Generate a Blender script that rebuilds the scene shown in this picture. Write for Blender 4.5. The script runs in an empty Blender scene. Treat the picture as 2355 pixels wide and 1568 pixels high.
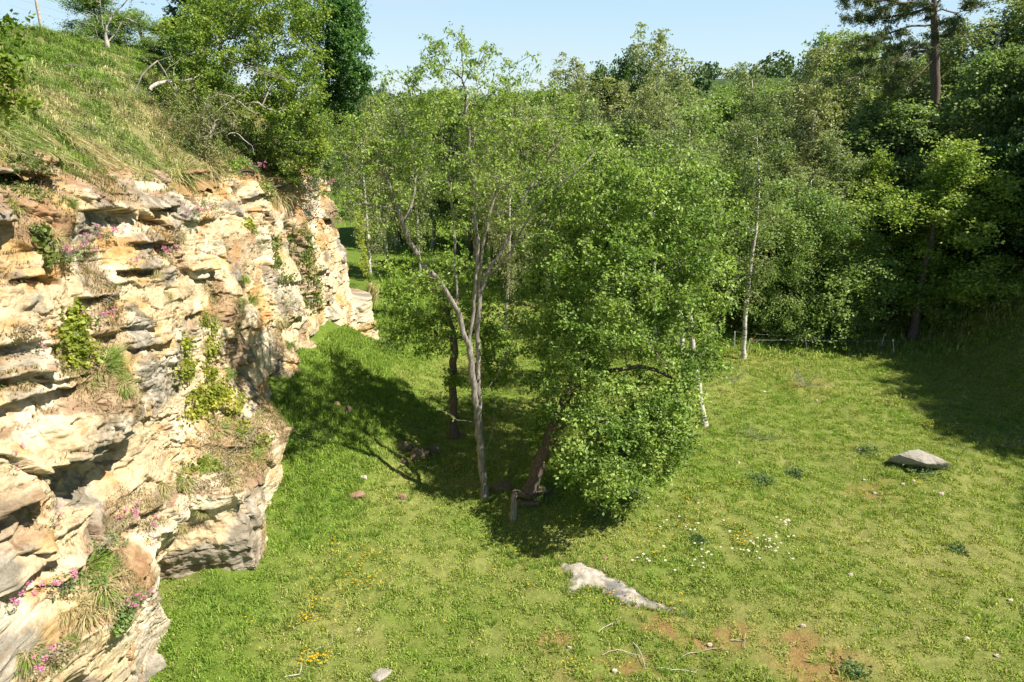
import bpy, math
import numpy as np
C = bpy.context.scene.collection
sc = bpy.context.scene
R = math.radians
# ------------------------------------------------------------------ camera, sky, sun, exposure
CAM = np.array([0.0, 0.0, 10.0]); PITCH = 19.5; FP = 1591.0; CX, CY = 1177.5, 784.0   # photo measured on a 2355 x 1568 grid
cam_d = bpy.data.cameras.new('camera'); cam = bpy.data.objects.new('camera', cam_d); C.objects.link(cam)
cam.location = CAM; cam.rotation_euler = (R(90 - PITCH), 0, 0)
cam_d.sensor_width = 36.0; cam_d.lens = 36.0 * FP / 2355.0; cam_d.clip_start = 0.1; cam_d.clip_end = 5000
sc.camera = cam
SUN_EL = 52.0; SUN_DIR = np.array([-0.94, 0.34])          # ground direction the shadows fall in
SUN_DIR = SUN_DIR / np.hypot(*SUN_DIR)
sx, sy = -SUN_DIR                                          # towards the sun
world = bpy.data.worlds.new('World'); sc.world = world; world.use_nodes = True
wn = world.node_tree; bg = wn.nodes['Background']
sky = wn.nodes.new('ShaderNodeTexSky'); sky.sky_type = 'NISHITA'; sky.sun_disc = False
sky.sun_elevation = R(SUN_EL); sky.sun_rotation = math.atan2(sx, sy)
sky.air_density = 1.0; sky.dust_density = 0.0; sky.ozone_density = 3.0; sky.altitude = 100
# the clear pale-blue sky of the day: Nishita plus a soft summer haze colour by elevation, with faint wisps
_tc = wn.nodes.new('ShaderNodeTexCoord'); _sp = wn.nodes.new('ShaderNodeSeparateXYZ'); wn.links.new(_tc.outputs['Generated'], _sp.inputs[0])
_cr = wn.nodes.new('ShaderNodeValToRGB'); wn.links.new(_sp.outputs[2], _cr.inputs[0])
for _i, (_p, _c) in enumerate([(0.0, (.315, .405, .465)), (.10, (.275, .385, .46)), (.36, (.18, .325, .45)), (.50, (.055, .105, .17)), (1.0, (.022, .045, .09))]):
    _e = _cr.color_ramp.elements[_i] if _i < 2 else _cr.color_ramp.elements.new(_p)
    _e.position = _p; _e.color = tuple(v for v in _c) + (1,)
_mp = wn.nodes.new('ShaderNodeMapping'); _mp.inputs['Scale'].default_value = (1.2, 1.2, 9); wn.links.new(_tc.outputs['Generated'], _mp.inputs[0])
_no = wn.nodes.new('ShaderNodeTexNoise'); _no.inputs['Scale'].default_value = 2.6; _no.inputs['Detail'].default_value = 5; wn.links.new(_mp.outputs[0], _no.inputs['Vector'])
_mr = wn.nodes.new('ShaderNodeMapRange'); wn.links.new(_no.outputs[0], _mr.inputs[0]); _mr.inputs[1].default_value = .5; _mr.inputs[2].default_value = .75; _mr.inputs[3].default_value = 0; _mr.inputs[4].default_value = .6
_m1 = wn.nodes.new('ShaderNodeMix'); _m1.data_type = 'RGBA'; wn.links.new(_mr.outputs[0], _m1.inputs[0]); wn.links.new(_cr.outputs[0], _m1.inputs[6]); _m1.inputs[7].default_value = (.31, .375, .43, 1)
_sc = wn.nodes.new('ShaderNodeMix'); _sc.data_type = 'RGBA'; _sc.blend_type = 'MULTIPLY'; _sc.inputs[0].default_value = 1; wn.links.new(sky.outputs[0], _sc.inputs[6]); _sc.inputs[7].default_value = (.085, .085, .085, 1)
_m2 = wn.nodes.new('ShaderNodeMix'); _m2.data_type = 'RGBA'; _m2.inputs[0].default_value = .8; wn.links.new(_sc.outputs[2], _m2.inputs[6]); wn.links.new(_m1.outputs[2], _m2.inputs[7])
wn.links.new(_m2.outputs[2], bg.inputs[0]); bg.inputs[1].default_value = 1.0
sun_d = bpy.data.lights.new('sun', 'SUN'); sun_d.energy = 5.0; sun_d.angle = R(0.55); sun_d.color = (1.0, 0.93, 0.82)
sun = bpy.data.objects.new('sun', sun_d); C.objects.link(sun)
from mathutils import Vector
_t = Vector((sx * math.cos(R(SUN_EL)), sy * math.cos(R(SUN_EL)), math.sin(R(SUN_EL))))
sun.rotation_euler = _t.to_track_quat('Z', 'Y').to_euler()
sc.view_settings.view_transform = 'Standard'; sc.view_settings.look = 'None'
sc.view_settings.exposure = 1.06; sc.view_settings.gamma = 1.0
sc.cycles.max_bounces = 6; sc.cycles.diffuse_bounces = 3; sc.cycles.transmission_bounces = 4; sc.cycles.glossy_bounces = 2
sc.cycles.transparent_max_bounces = 4
try: sc.cycles.use_denoising = True
except Exception: pass

# ------------------------------------------------------------------ numpy noise
_rg = np.random.default_rng(7)
_perm = np.concatenate([_rg.permutation(512)] * 3)
_ang = _rg.uniform(0, 2 * np.pi, 512); _gx, _gy = np.cos(_ang), np.sin(_ang)
_val = _rg.uniform(0, 1, 512); _val2 = _rg.uniform(0, 1, 512)
def noise(x, y, seed=0):
    x = np.asarray(x, float) + seed * 17.31; y = np.asarray(y, float) - seed * 9.73
    xi = np.floor(x).astype(np.int64); yi = np.floor(y).astype(np.int64); fx = x - xi; fy = y - yi
    u = fx * fx * fx * (fx * (fx * 6 - 15) + 10); v = fy * fy * fy * (fy * (fy * 6 - 15) + 10)
    def g(ix, iy, dx, dy):
        h = _perm[_perm[ix & 511] + (iy & 511)]
        return _gx[h] * dx + _gy[h] * dy
    a = g(xi, yi, fx, fy); b = g(xi + 1, yi, fx - 1, fy); c = g(xi, yi + 1, fx, fy - 1); d = g(xi + 1, yi + 1, fx - 1, fy - 1)
    return 1.5 * ((a + (b - a) * u) * (1 - v) + (c + (d - c) * u) * v)
def fbm(x, y, octs=4, seed=0, gain=0.5):
    r = 0; a = 1.0
    for i in range(octs):
        r = r + a * noise(x * 2 ** i, y * 2 ** i, seed + i * 3); a *= gain
    return r
def voronoi(x, y, seed=0):
    x = np.asarray(x, float) + seed * 13.7; y = np.asarray(y, float) + seed * 5.1
    xi = np.floor(x).astype(np.int64); yi = np.floor(y).astype(np.int64)
    f1 = np.full(x.shape, 9.0); f2 = f1.copy(); cid = np.zeros(x.shape); ox = cid.copy(); oy = cid.copy()
    for i in (-1, 0, 1):
        for j in (-1, 0, 1):
            h = _perm[_perm[(xi + i) & 511] + ((yi + j) & 511)]
            px = xi + i + 0.1 + 0.8 * _val[h]; py = yi + j + 0.1 + 0.8 * _val2[h]
            d = np.maximum(np.abs(px - x), np.abs(py - y)) * 0.55 + 0.45 * np.hypot(px - x, py - y)
            m = d < f1
            f2 = np.where(m, f1, np.minimum(f2, d)); cid = np.where(m, _val[(h * 7 + 3) & 511], cid); f1 = np.where(m, d, f1); ox = np.where(m, x - px, ox); oy = np.where(m, y - py, oy)
    voronoi.tilt = ox * np.cos(cid * 37.7) + oy * (np.sin(cid * 37.7) - .35)
    return f1, f2, cid
def sst(a, b, x):
    t = np.clip((x - a) / (b - a), 0, 1); return t * t * (3 - 2 * t)
def lerp(a, b, t): return a + (b - a) * t

# ------------------------------------------------------------------ object helpers
def pydata(name, V, F, mat, parent=None, col=None, smooth=False, link=True):
    """V (n,3), F (m,3|4) numpy -> one mesh object, optional per-vertex colour 'Col'."""
    me = bpy.data.meshes.new(name); V = np.ascontiguousarray(V, np.float32); F = np.ascontiguousarray(F, np.int32)
    me.vertices.add(len(V)); me.vertices.foreach_set('co', V.ravel())
    k = F.shape[1]; me.loops.add(F.size); me.loops.foreach_set('vertex_index', F.ravel())
    me.polygons.add(len(F)); me.polygons.foreach_set('loop_start', np.arange(0, F.size, k, dtype=np.int32))
    try: me.polygons.foreach_set('loop_total', np.full(len(F), k, np.int32))
    except Exception: pass
    if smooth: me.polygons.foreach_set('use_smooth', np.ones(len(F), bool))
    me.update(calc_edges=True)
    if col is not None:
        at = me.color_attributes.new('Col', 'FLOAT_COLOR', 'POINT')
        c4 = np.ones((len(V), 4), np.float32); c4[:, :3] = col; at.data.foreach_set('color', c4.ravel())
    if mat is not None: me.materials.append(mat)
    o = bpy.data.objects.new(name, me)
    if link: C.objects.link(o)
    if parent is not None: o.parent = parent
    return o
def tag(o, label=None, cat=None, group=None, kind=None):
    if label: o['label'] = label
    if cat: o['category'] = cat
    if group: o['group'] = group
    if kind: o['kind'] = kind
    return o
def empty(name, loc, label, cat, group=None):
    o = bpy.data.objects.new(name, None); C.objects.link(o); o.location = tuple(float(v) for v in loc); o.empty_display_size = 0.2
    return tag(o, label, cat, group)
def copy_thing(src, loc, rz=0, s=1.0, label=None, group=None):
    r = src.copy(); C.objects.link(r); r.location = tuple(float(v) for v in loc); r.rotation_euler = (0, 0, rz)
    r.scale = (s, s, s) if np.isscalar(s) else tuple(float(v) for v in s)
    if label: r['label'] = label
    if group: r['group'] = group
    for ch in list(src.children):
        c = ch.copy(); C.objects.link(c); c.parent = r
        for g in list(ch.children):
            d = g.copy(); C.objects.link(d); d.parent = c
    return r
def merge(parts):
    Vs, Fs, Cs = [], [], []; n = 0
    for V, F, c in parts:
        Vs.append(V); Fs.append(F + n); Cs.append(c if np.ndim(c) == 2 else np.tile(np.asarray(c, float), (len(V), 1))); n += len(V)
    return np.concatenate(Vs), np.concatenate(Fs), np.concatenate(Cs)

# ------------------------------------------------------------------ materials
def mat_new(name):
    m = bpy.data.materials.new(name); m.use_nodes = True; nt = m.node_tree; nt.nodes.clear()
    return m, nt, nt.nodes.new('ShaderNodeOutputMaterial')
def N(nt, t, **kw):
    n = nt.nodes.new(t)
    for k, v in kw.items(): setattr(n, k, v)
    return n
def mixcol(nt, fac, a, b, mode='MIX'):
    m = N(nt, 'ShaderNodeMix', data_type='RGBA', blend_type=mode)
    for s, v in ((0, fac), (6, a), (7, b)):
        if hasattr(v, 'is_linked') or isinstance(v, bpy.types.NodeSocket): nt.links.new(v, m.inputs[s])
        else: m.inputs[s].default_value = v if s == 0 else (tuple(v) + (1,) if len(v) == 3 else v)
    return m.outputs[2]
def noise_node(nt, scale, detail=4, rough=0.6, vec=None, mapscale=None):
    tc = N(nt, 'ShaderNodeTexCoord'); v = tc.outputs['Object']
    if mapscale:
        mp = N(nt, 'ShaderNodeMapping'); mp.inputs['Scale'].default_value = mapscale; nt.links.new(v, mp.inputs[0]); v = mp.outputs[0]
    n = N(nt, 'ShaderNodeTexNoise'); n.inputs['Scale'].default_value = scale; n.inputs['Detail'].default_value = detail
    n.inputs['Roughness'].default_value = rough; nt.links.new(v, n.inputs['Vector']); return n.outputs[0]
def ramp(nt, src, a, b, lo=0.0, hi=1.0):
    n = N(nt, 'ShaderNodeMapRange'); n.inputs[1].default_value = a; n.inputs[2].default_value = b
    n.inputs[3].default_value = lo; n.inputs[4].default_value = hi; nt.links.new(src, n.inputs[0]); return n.outputs[0]
def leaf_mat(name, trans=0.35, rough=0.5, spec=0.35, tint=(1, 1, 1), tmul=(1.45, 1.6, 0.7)):
    m, nt, out = mat_new(name)
    at = N(nt, 'ShaderNodeAttribute', attribute_name='Col')
    c = mixcol(nt, 1.0, at.outputs['Color'], tint, 'MULTIPLY')
    p = N(nt, 'ShaderNodeBsdfPrincipled'); p.inputs['Roughness'].default_value = rough; p.inputs['Specular IOR Level'].default_value = spec
    nt.links.new(c, p.inputs['Base Color'])
    t = N(nt, 'ShaderNodeBsdfTranslucent'); nt.links.new(mixcol(nt, 1.0, c, tmul, 'MULTIPLY'), t.inputs[0])
    mx = N(nt, 'ShaderNodeMixShader'); mx.inputs[0].default_value = trans
    nt.links.new(p.outputs[0], mx.inputs[1]); nt.links.new(t.outputs[0], mx.inputs[2]); nt.links.new(mx.outputs[0], out.inputs[0])
    return m
def solid_mat(name, c1, c2, scale=8, rough=0.85, bump=0.3, mapscale=None, spec=0.3, attr=False, bscale=None, bdist=0.02):
    m, nt, out = mat_new(name)
    p = N(nt, 'ShaderNodeBsdfPrincipled'); p.inputs['Roughness'].default_value = rough; p.inputs['Specular IOR Level'].default_value = spec
    n = noise_node(nt, scale, 5, 0.65, mapscale=mapscale); f = ramp(nt, n, 0.35, 0.65)
    c = mixcol(nt, f, c1, c2)
    if attr:
        at = N(nt, 'ShaderNodeAttribute', attribute_name='Col'); c = mixcol(nt, 1.0, c, at.outputs['Color'], 'MULTIPLY')
    nt.links.new(c, p.inputs['Base Color'])
    if bump:
        b = N(nt, 'ShaderNodeBump'); b.inputs['Strength'].default_value = bump; b.inputs['Distance'].default_value = bdist
        nb = noise_node(nt, bscale or scale * 3, 6, 0.7, mapscale=mapscale)
        nt.links.new(nb, b.inputs['Height']); nt.links.new(b.outputs[0], p.inputs['Normal'])
    nt.links.new(p.outputs[0], out.inputs[0]); return m
M_leaf = leaf_mat('leaf', 0.35, tint=(1.0, .96, 1.05))
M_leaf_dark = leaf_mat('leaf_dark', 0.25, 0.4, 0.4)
M_grass = leaf_mat('grass_blade', 0.30, 0.6, 0.15, tmul=(1.3, 1.5, 0.5))
M_needle = leaf_mat('needle', 0.1, 0.5, 0.3)
M_petal = leaf_mat('petal', 0.3, 0.6, 0.1, tmul=(1, 1, 1))
M_bark = solid_mat('bark', (0.10, 0.085, 0.07), (0.36, 0.325, 0.28), 4, 0.9, 0.8, (6, 6, 1.2))
M_bark_dark = solid_mat('bark_dark', (0.07, 0.05, 0.04), (0.17, 0.13, 0.10), 5, 0.9, 0.8, (6, 6, 1.2))
M_twig = solid_mat('twig', (0.20, 0.17, 0.14), (0.36, 0.32, 0.27), 8, 0.9, 0.2)
M_dead = solid_mat('dead_wood', (0.30, 0.26, 0.21), (0.58, 0.53, 0.46), 9, 0.9, 0.3)
def birch_mat():
    m, nt, out = mat_new('birch_bark')
    p = N(nt, 'ShaderNodeBsdfPrincipled'); p.inputs['Roughness'].default_value = 0.7
    n = noise_node(nt, 3.2, 4, 0.6, mapscale=(1.2, 1.2, 5.0)); f = ramp(nt, n, 0.54, 0.62)
    n2 = noise_node(nt, 1.1, 3, 0.6)
    base = mixcol(nt, ramp(nt, n2, 0.4, 0.6), (0.42, 0.39, 0.33), (0.62, 0.59, 0.53))
    nt.links.new(mixcol(nt, f, base, (0.06, 0.05, 0.04)), p.inputs['Base Color']); nt.links.new(p.outputs[0], out.inputs[0]); return m
M_birch = birch_mat()
def rock_mat(name='limestone', attr=True, base=(0.6, 0.5, 0.38)):
    m, nt, out = mat_new(name)
    p = N(nt, 'ShaderNodeBsdfPrincipled'); p.inputs['Roughness'].default_value = 0.92; p.inputs['Specular IOR Level'].default_value = 0.15
    if attr:
        c = N(nt, 'ShaderNodeAttribute', attribute_name='Col').outputs['Color']
    else:
        rgb = N(nt, 'ShaderNodeRGB'); rgb.outputs[0].default_value = tuple(base) + (1,); c = rgb.outputs[0]
    n1 = noise_node(nt, 9, 8, 0.7); c = mixcol(nt, 1.0, c, mixcol(nt, ramp(nt, n1, 0.3, 0.7), (0.72, 0.68, 0.62), (1.15, 1.15, 1.15)), 'MULTIPLY')
    n2 = noise_node(nt, 45, 5, 0.75); c = mixcol(nt, ramp(nt, n2, 0.60, 0.72, 0, 0.55), c, (0.20, 0.16, 0.12))
    n3 = noise_node(nt, 1.6, 6, 0.7, mapscale=(1, 1, 9)); c = mixcol(nt, ramp(nt, n3, 0.60, 0.65, 0, 0.35), c, (0.17, 0.12, 0.075))
    n4 = noise_node(nt, 26, 6, 0.8, mapscale=(1, 1, 1.8)); c = mixcol(nt, 1.0, c, mixcol(nt, ramp(nt, n4, 0.35, 0.65), (0.80, 0.78, 0.74), (1.1, 1.1, 1.1)), 'MULTIPLY')
    nt.links.new(c, p.inputs['Base Color'])
    b = N(nt, 'ShaderNodeBump'); b.inputs['Strength'].default_value = 1.0; b.inputs['Distance'].default_value = 0.03
    nb = noise_node(nt, 14, 10, 0.72, mapscale=(1, 1, 2.2)); nt.links.new(nb, b.inputs['Height']); nt.links.new(b.outputs[0], p.inputs['Normal'])
    nt.links.new(p.outputs[0], out.inputs[0]); return m
M_rock = rock_mat()
M_earth, _nt, _out = mat_new('meadow_ground')
def ground_mat(m, nt, out):
    p = N(nt, 'ShaderNodeBsdfPrincipled'); p.inputs['Roughness'].default_value = 1.0; p.inputs['Specular IOR Level'].default_value = 0.05
    c = N(nt, 'ShaderNodeAttribute', attribute_name='Col').outputs['Color']
    n1 = noise_node(nt, 6, 8, 0.75); c = mixcol(nt, 1.0, c, mixcol(nt, ramp(nt, n1, 0.3, 0.7), (0.55, 0.6, 0.5), (1.35, 1.3, 1.3)), 'MULTIPLY')
    n2 = noise_node(nt, 22, 4, 0.7); c = mixcol(nt, ramp(nt, n2, 0.55, 0.75, 0, 0.5), c, (0.20, 0.15, 0.07))
    nt.links.new(c, p.inputs['Base Color'])
    b = N(nt, 'ShaderNodeBump'); b.inputs['Strength'].default_value = 0.8; b.inputs['Distance'].default_value = 0.06
    nt.links.new(noise_node(nt, 16, 8, 0.75), b.inputs['Height']); nt.links.new(b.outputs[0], p.inputs['Normal'])
    nt.links.new(p.outputs[0], out.inputs[0])
ground_mat(M_earth, _nt, _out)

# ------------------------------------------------------------------ surveying: photo measurement -> place
_c, _s = math.cos(R(PITCH)), math.sin(R(PITCH))
def ray(u, v):
    x = (np.asarray(u, float) - CX) / FP; yc = (CY - np.asarray(v, float)) / FP
    return np.stack([x, _c + yc * _s, -_s + yc * _c], -1)
def at(u, v, Y):                       # the point at distance Y (metres north) seen in direction (u, v)
    d = ray(u, v); return CAM + d * (np.asarray(Y) / d[..., 1])[..., None]

# ------------------------------------------------------------------ ground height
def G(x, y):
    x = np.asarray(x, float); y = np.asarray(y, float)
    near = np.exp(-((np.hypot(x, y - 15)) / 60) ** 2)
    z = 0.16 * fbm(x * 0.22, y * 0.22, 3, 11) * near + 0.05 * noise(x * 1.1, y * 1.1, 5) * near + 0.02 * noise(x * 3.7, y * 3.7, 6) * near
    m = np.clip(1 - (x + 6.7) / 4.3, 0, 1.25) ** 1.2 * sst(13.3, 19.0, y) * (1 - sst(24.3, 27.5, y)) * 2.15
    z = z + m
    z = z + 0.35 * np.clip(1 - (x + 6.2) / 1.6, 0, 1.2) * (1 - sst(13, 15, y)) * sst(9.6, 11, y)
    b = np.clip(x - 16.5 - 0.10 * np.clip(y - 30, -20, 40), 0, 24)
    z = z + 0.42 * b * sst(0, 4, b) + 0.5 * noise(x * 0.15, y * 0.15, 8) * sst(2, 8, b)
    z = z + 3 * sst(60, 140, y) + 3.5 * sst(160, 400, y) + 1.5 * np.exp(-((x - 125) / 80) ** 2 - ((y - 350) / 120) ** 2)
    z = z + 1.5 * sst(40, 120, x) * sst(200, 60, y)
    return z
def ground_hit(u, v):
    d = ray(u, v); t = np.linspace(9, 90, 4000); P = CAM + d * t[:, None]
    k = np.argmax(P[:, 2] < G(P[:, 0], P[:, 1])); return P[k]
# colour of the turf at a place (shared by soil and blades)
def hitz(u, v):
    p = ground_hit(u, v); return p
DRY = [(700, 1450, 1.0), (1150, 1500, .9), (1750, 1480, 1.1), (1950, 1500, 1.0), (2000, 1250, 1.2), (1300, 1560, 1.2), (2250, 1290, 1.0), (1650, 1230, .8), (1880, 890, .9), (2060, 870, .6), (2150, 1000, .7), (2000, 1130, .9), (1650, 890, .7), (880, 1150, .5), (620, 1210, .5), (2300, 1450, 1.1)]
RED = [(1540, 1450, .5), (1680, 1470, .45), (1810, 1475, .4), (1420, 1555, .6), (1880, 1530, .5), (1270, 1470, .3), (1930, 1560, .5), (1840, 890, .5), (1710, 820, .4), (2020, 1130, .5)]
_dry = [(hitz(u, v), r) for u, v, r in DRY]; _red = [(hitz(u, v), r) for u, v, r in RED]
def turf(x, y):
    n1 = fbm(x * 0.35, y * 0.35, 4, 21); n2 = fbm(x * 1.3, y * 1.3, 3, 31); n3 = noise(x * 4.5, y * 4.5, 41)
    dry = 0.42 + 0.36 * n1 + 0.20 * n2 + 0.08 * n3
    for p, r in _dry: dry = dry + 0.32 * np.exp(-((x - p[0]) ** 2 + (y - p[1]) ** 2) / (r * r))
    lush = sst(-2.6, -5.2, x) * sst(13.5, 16, y) + 0.4 * sst(13.6, 11.0, y) * sst(-3.5, -5.5, x)
    dry = np.clip(dry - 0.75 * lush + 0.10 * sst(3, 9, x) * sst(24, 12, y), 0, 1)
    red = 0
    for p, r in _red: red = red + np.exp(-((x - p[0]) ** 2 / (r * r * 2.0) + (y - p[1]) ** 2 / (r * r)))
    red = np.clip(red * (0.6 + 1.1 * n2 + 0.6 * n3), 0, 1)
    return dry, red
def mix3(a, b, t): t = np.asarray(t)[..., None]; return np.asarray(a) * (1 - t) + np.asarray(b) * t

# ================================================================== GROUND
def axis(lo, a, b, hi, fine, grow=1.12):
    mid = list(np.arange(a, b, fine)); left = []; s = fine; p = a
    while p > lo: s *= grow; p -= s; left.append(p)
    right = []; s = fine; p = mid[-1]
    while p < hi: s *= grow; p += s; right.append(p)
    return np.array(left[::-1] + mid + right)
def grid_faces(nu, nv):
    i = np.arange(nu * nv).reshape(nu, nv)
    return np.stack([i[:-1, :-1], i[1:, :-1], i[1:, 1:], i[:-1, 1:]], -1).reshape(-1, 4)
xs = axis(-900, -9, 18, 900, 0.10); ys = axis(-60, 7.5, 31, 1600, 0.10)
X, Y = np.meshgrid(xs, ys, indexing='ij'); Zg = G(X, Y)
dry, red = turf(X, Y)
gc = mix3((0.12, 0.18, 0.03), (0.22, 0.225, 0.075), dry); gc = mix3(gc, (0.28, 0.15, 0.07), red * 0.7)
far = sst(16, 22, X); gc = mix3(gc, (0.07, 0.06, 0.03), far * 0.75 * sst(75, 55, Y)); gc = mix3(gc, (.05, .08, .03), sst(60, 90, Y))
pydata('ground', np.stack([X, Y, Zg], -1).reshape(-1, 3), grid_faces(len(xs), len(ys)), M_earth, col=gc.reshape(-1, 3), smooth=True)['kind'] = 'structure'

# ================================================================== CLIFF (height field over distance along the face and height)
XP = -6.9
def pathpt(s):
    """plan of the quarry face: straight along y, then turning away behind the far corner"""
    s = np.asarray(s, float); L = 27.6; Rr = 1.6
    a = np.clip((s - L) / Rr, 0, R(82)); rest = np.clip(s - L - Rr * R(82), 0, None)
    x = XP - Rr + Rr * np.cos(a) - rest * math.sin(R(82)); y = np.minimum(s, L) + Rr * np.sin(a) + rest * math.cos(R(82))
    return x, y, np.cos(a), np.sin(a)
def yz(u, v, xp=XP):                    # where the sight line meets the mean plane of the face
    d = ray(u, v); t = xp / d[0]; return d[1] * t, 10 + d[2] * t
_ry = np.array([-10, 6, 10, 12, 14, 16.7, 19, 22, 25, 29, 60]); _rz = np.array([9.75, 9.7, 9.55, 9.25, 8.75, 8.3, 8.3, 8.2, 8.15, 8.1, 7.9])
def rimz(s): return np.interp(s, _ry, _rz) + 0.16 * noise(np.asarray(s) * 0.9, 0.3, 51) + 0.07 * noise(np.asarray(s) * 3.1, 0.7, 52)
_beds = np.cumsum(np.concatenate([[-1.0], np.random.default_rng(3).choice([.10, .14, .24, .36, .5, .7, 1.0], 60, p=[.12, .14, .18, .18, .16, .13, .09])]))
# hand-placed ledges: (u, v of the lower edge centre, half width m, height m, depth m, slope of the edge, cave depth, cave height m)
LEDGES = [
 (232, 1040, .95, .95, .55, -.02, .55, .95), (50, 518, .75, .50, .45, 0, .45, .9), (330, 484, .85, .42, .34, 0, .30, .30), (440, 482, .55, .40, .30, 0, .22, .35),
 (270, 683, .62, .55, .26, 0, .18, .25), (565, 835, .60, .80, .42, 0, .42, .55), (170, 400, .95, .30, .42, 0, .50, .55), (300, 380, .7, .3, .30, 0, .35, .4),
 (50, 880, .8, .30, .35, 0, .35, .3), (130, 905, .8, .22, .25, 0, .3, .4), (40, 1175, .55, .85, .35, 0, .35, .5), (60, 800, .7, .35, .25, 0, .2, .3),
 (375, 790, .8, .30, .14, 0, .16, .2), (400, 560, .55, .26, .22, 0, .3, .3), (370, 620, .6, .3, .25, 0, .25, .2), (320, 760, .9, .35, .16, 0, .18, .25),
 (620, 590, .5, .6, .25, 0, .25, .4), (660, 740, .9, 1.1, .35, 0, .25, .5), (740, 620, 1.1, .9, .25, 0, .25, .4), (780, 500, 1.2, .7, .3, 0, .3, .5),
 (700, 420, 1.2, .45, .35, 0, .4, .6), (560, 400, .9, .4, .3, 0, .4, .5), (740, 700, .8, .5, .2, 0, .25, .4), (110, 1130, .5, .4, .2, 0, .2, .2),
 (60, 1330, .6, .6, .3, 0, .3, .4), (330, 1180, .5, .4, .12, 0, .2, .3), (480, 720, .4, .3, .2, 0, .15, .2), (150, 640, .45, .22, .2, 0, .3, .25),
 (300, 1290, .6, .5, .15, 0, .15, .3), (500, 620, .5, .35, .2, 0, .2, .3), (180, 1290, .7, .5, .2, 0, .3, .4)]
SHELF = [(240, 870, 1.0, .75, .42), (500, 1040, 1.5, .9, .22), (230, 1330, 1.0, .8, .5), (530, 700, .8, .7, .35), (560, 960, 1.0, .6, .4), (180, 500, .9, .6, .2), (330, 400, 1.0, .5, .4)]
GULLY = [(705, 620, .32, 1.7, .55), (625, 520, .40, 1.2, .5), (575, 760, .28, .9, .25), (330, 860, .25, .6, .15), (690, 900, .5, 1.1, .55), (640, 930, .3, 1.0, .4)]
def cliff_D(S, Z):
    """how far the rock stands out of the mean plane, and masks for colour"""
    foot_y = [-10, 8, 9.6, 10.6, 11.4, 12.15, 12.6, 13.6, 14.6, 15.6, 16.4, 17.3, 19, 21, 24, 27, 27.8, 40]
    foot_d = [.1, .22, .30, .32, -.45, -.55, 1.30, 1.20, .80, .95, .85, .35, .50, .55, .6, .65, .55, .3]
    f0 = np.interp(S + 0.12 * noise(S * 1.3, Z * 1.3, 61), foot_y, foot_d)
    low = np.interp(S, [9, 11.8, 12.3, 14.3, 15.2, 16.8, 17.5, 30], [3.0, 1.2, 1.9, 2.1, 2.4, 2.2, 1.8, 1.8])
    up = 0.05 - 0.11 * (Z - 3) - 0.006 * (Z - 3) ** 2
    sl = np.interp(S, [12, 12.8, 14.6, 15.4, 16.6, 17.6, 30], [.5, 1.5, 1.6, 1.0, 1.3, .6, .6])
    tt = sst(low + sl, low - .25, Z + 0.25 * noise(S * 1.1, Z * .9, 62))
    D = lerp(np.minimum(up, 0.45), f0 - .13 * Z * sst(12, 12.6, S), tt)
    D = D - 0.55 * sst(1.0, 0.0, rimz(S) - Z)
    # far low shelf beyond the main face
    D = D + 0.75 * sst(27.4, 28.0, S) * sst(2.1, 1.95, Z) * sst(31, 29.5, S)
    # big relief
    D = D + 0.15 * fbm(S * .5, Z * .45, 2, 63) + 0.05 * noise(S * 1.7, Z * 1.1, 64)
    for u, v, hw, hh, dep in SHELF:
        yc, zc = yz(u, v); q = ((S - yc) / hw) ** 2 + ((Z - zc) / hh) ** 2
        D = D + dep * np.exp(-q) * sst(.9, -.7, (Z - zc) / hh) * 1.2
    for u, v, hw, hh, dep in GULLY:
        yc, zc = yz(u, v); D = D - dep * np.exp(-((S - yc) / hw) ** 2) * sst(1.15, .7, np.abs(Z - zc) / hh)
    grey = np.zeros_like(S)
    wS = S + 0.10 * noise(S * 2.2, Z * 2.2, 65) + .04 * noise(S * 6, Z * 6, 85); wZ = Z + 0.07 * noise(S * 1.4, Z * 1.4, 66) + .03 * noise(S * 6, Z * 6, 86)
    for u, v, hw, hh, dep, sl, cv, ch in LEDGES:
        yc, zc = yz(u, v); dz = wZ - (zc + (sl - np.interp(yc, [14, 20], [.17, .06])) * (S - yc)); lat = sst(1.08, .86, np.abs(wS - yc) / hw)
        top = np.where(dz > 0, np.clip(1 - dz / hh, 0, 1) ** 0.55, 0)
        D = D + .62 * dep * lat * top * sst(0, .05, dz)
        D = D - .62 * cv * lat * sst(0.03, -0.02, dz) * np.clip(1 + dz / ch, 0, 1) ** .8
        grey = np.maximum(grey, lat * top)
    # beds
    zz = Z + np.interp(S, [6, 9, 16, 22, 40], [0, .45, 1.75, 2.3, 3.2]) - 1.0 + 0.10 * fbm(S * .3, Z * .4, 2, 67) + 0.012 * noise(S * 2.5, Z * 3, 68)
    k = np.clip(np.searchsorted(_beds, zz) - 1, 0, len(_beds) - 2); th = _beds[k + 1] - _beds[k]; f = (zz - _beds[k]) / th
    e = np.minimum(f, 1 - f) * th
    wk = .22 + 1.3 * _val[(k * 37 + 11) & 511] ** 1.5 + .6 * th; sb = (S + 0.05 * noise(S * 3, Z * 3, 87) + k * 7.31) / wk; bi = np.floor(sb).astype(np.int64); fb = sb - bi
    hv = _val2[_perm[_perm[bi & 511] + (k & 511)]]; eb = np.minimum(fb, 1 - fb) * wk
    slant = (_val[(bi * 13 + k * 5) & 511] - .5) * (fb - .5)
    bedness = np.clip(.20 + .30 * sst(4.5, 6.8, Z) + .60 * noise(S * .42, Z * .5, 71), .05, .85)
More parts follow.
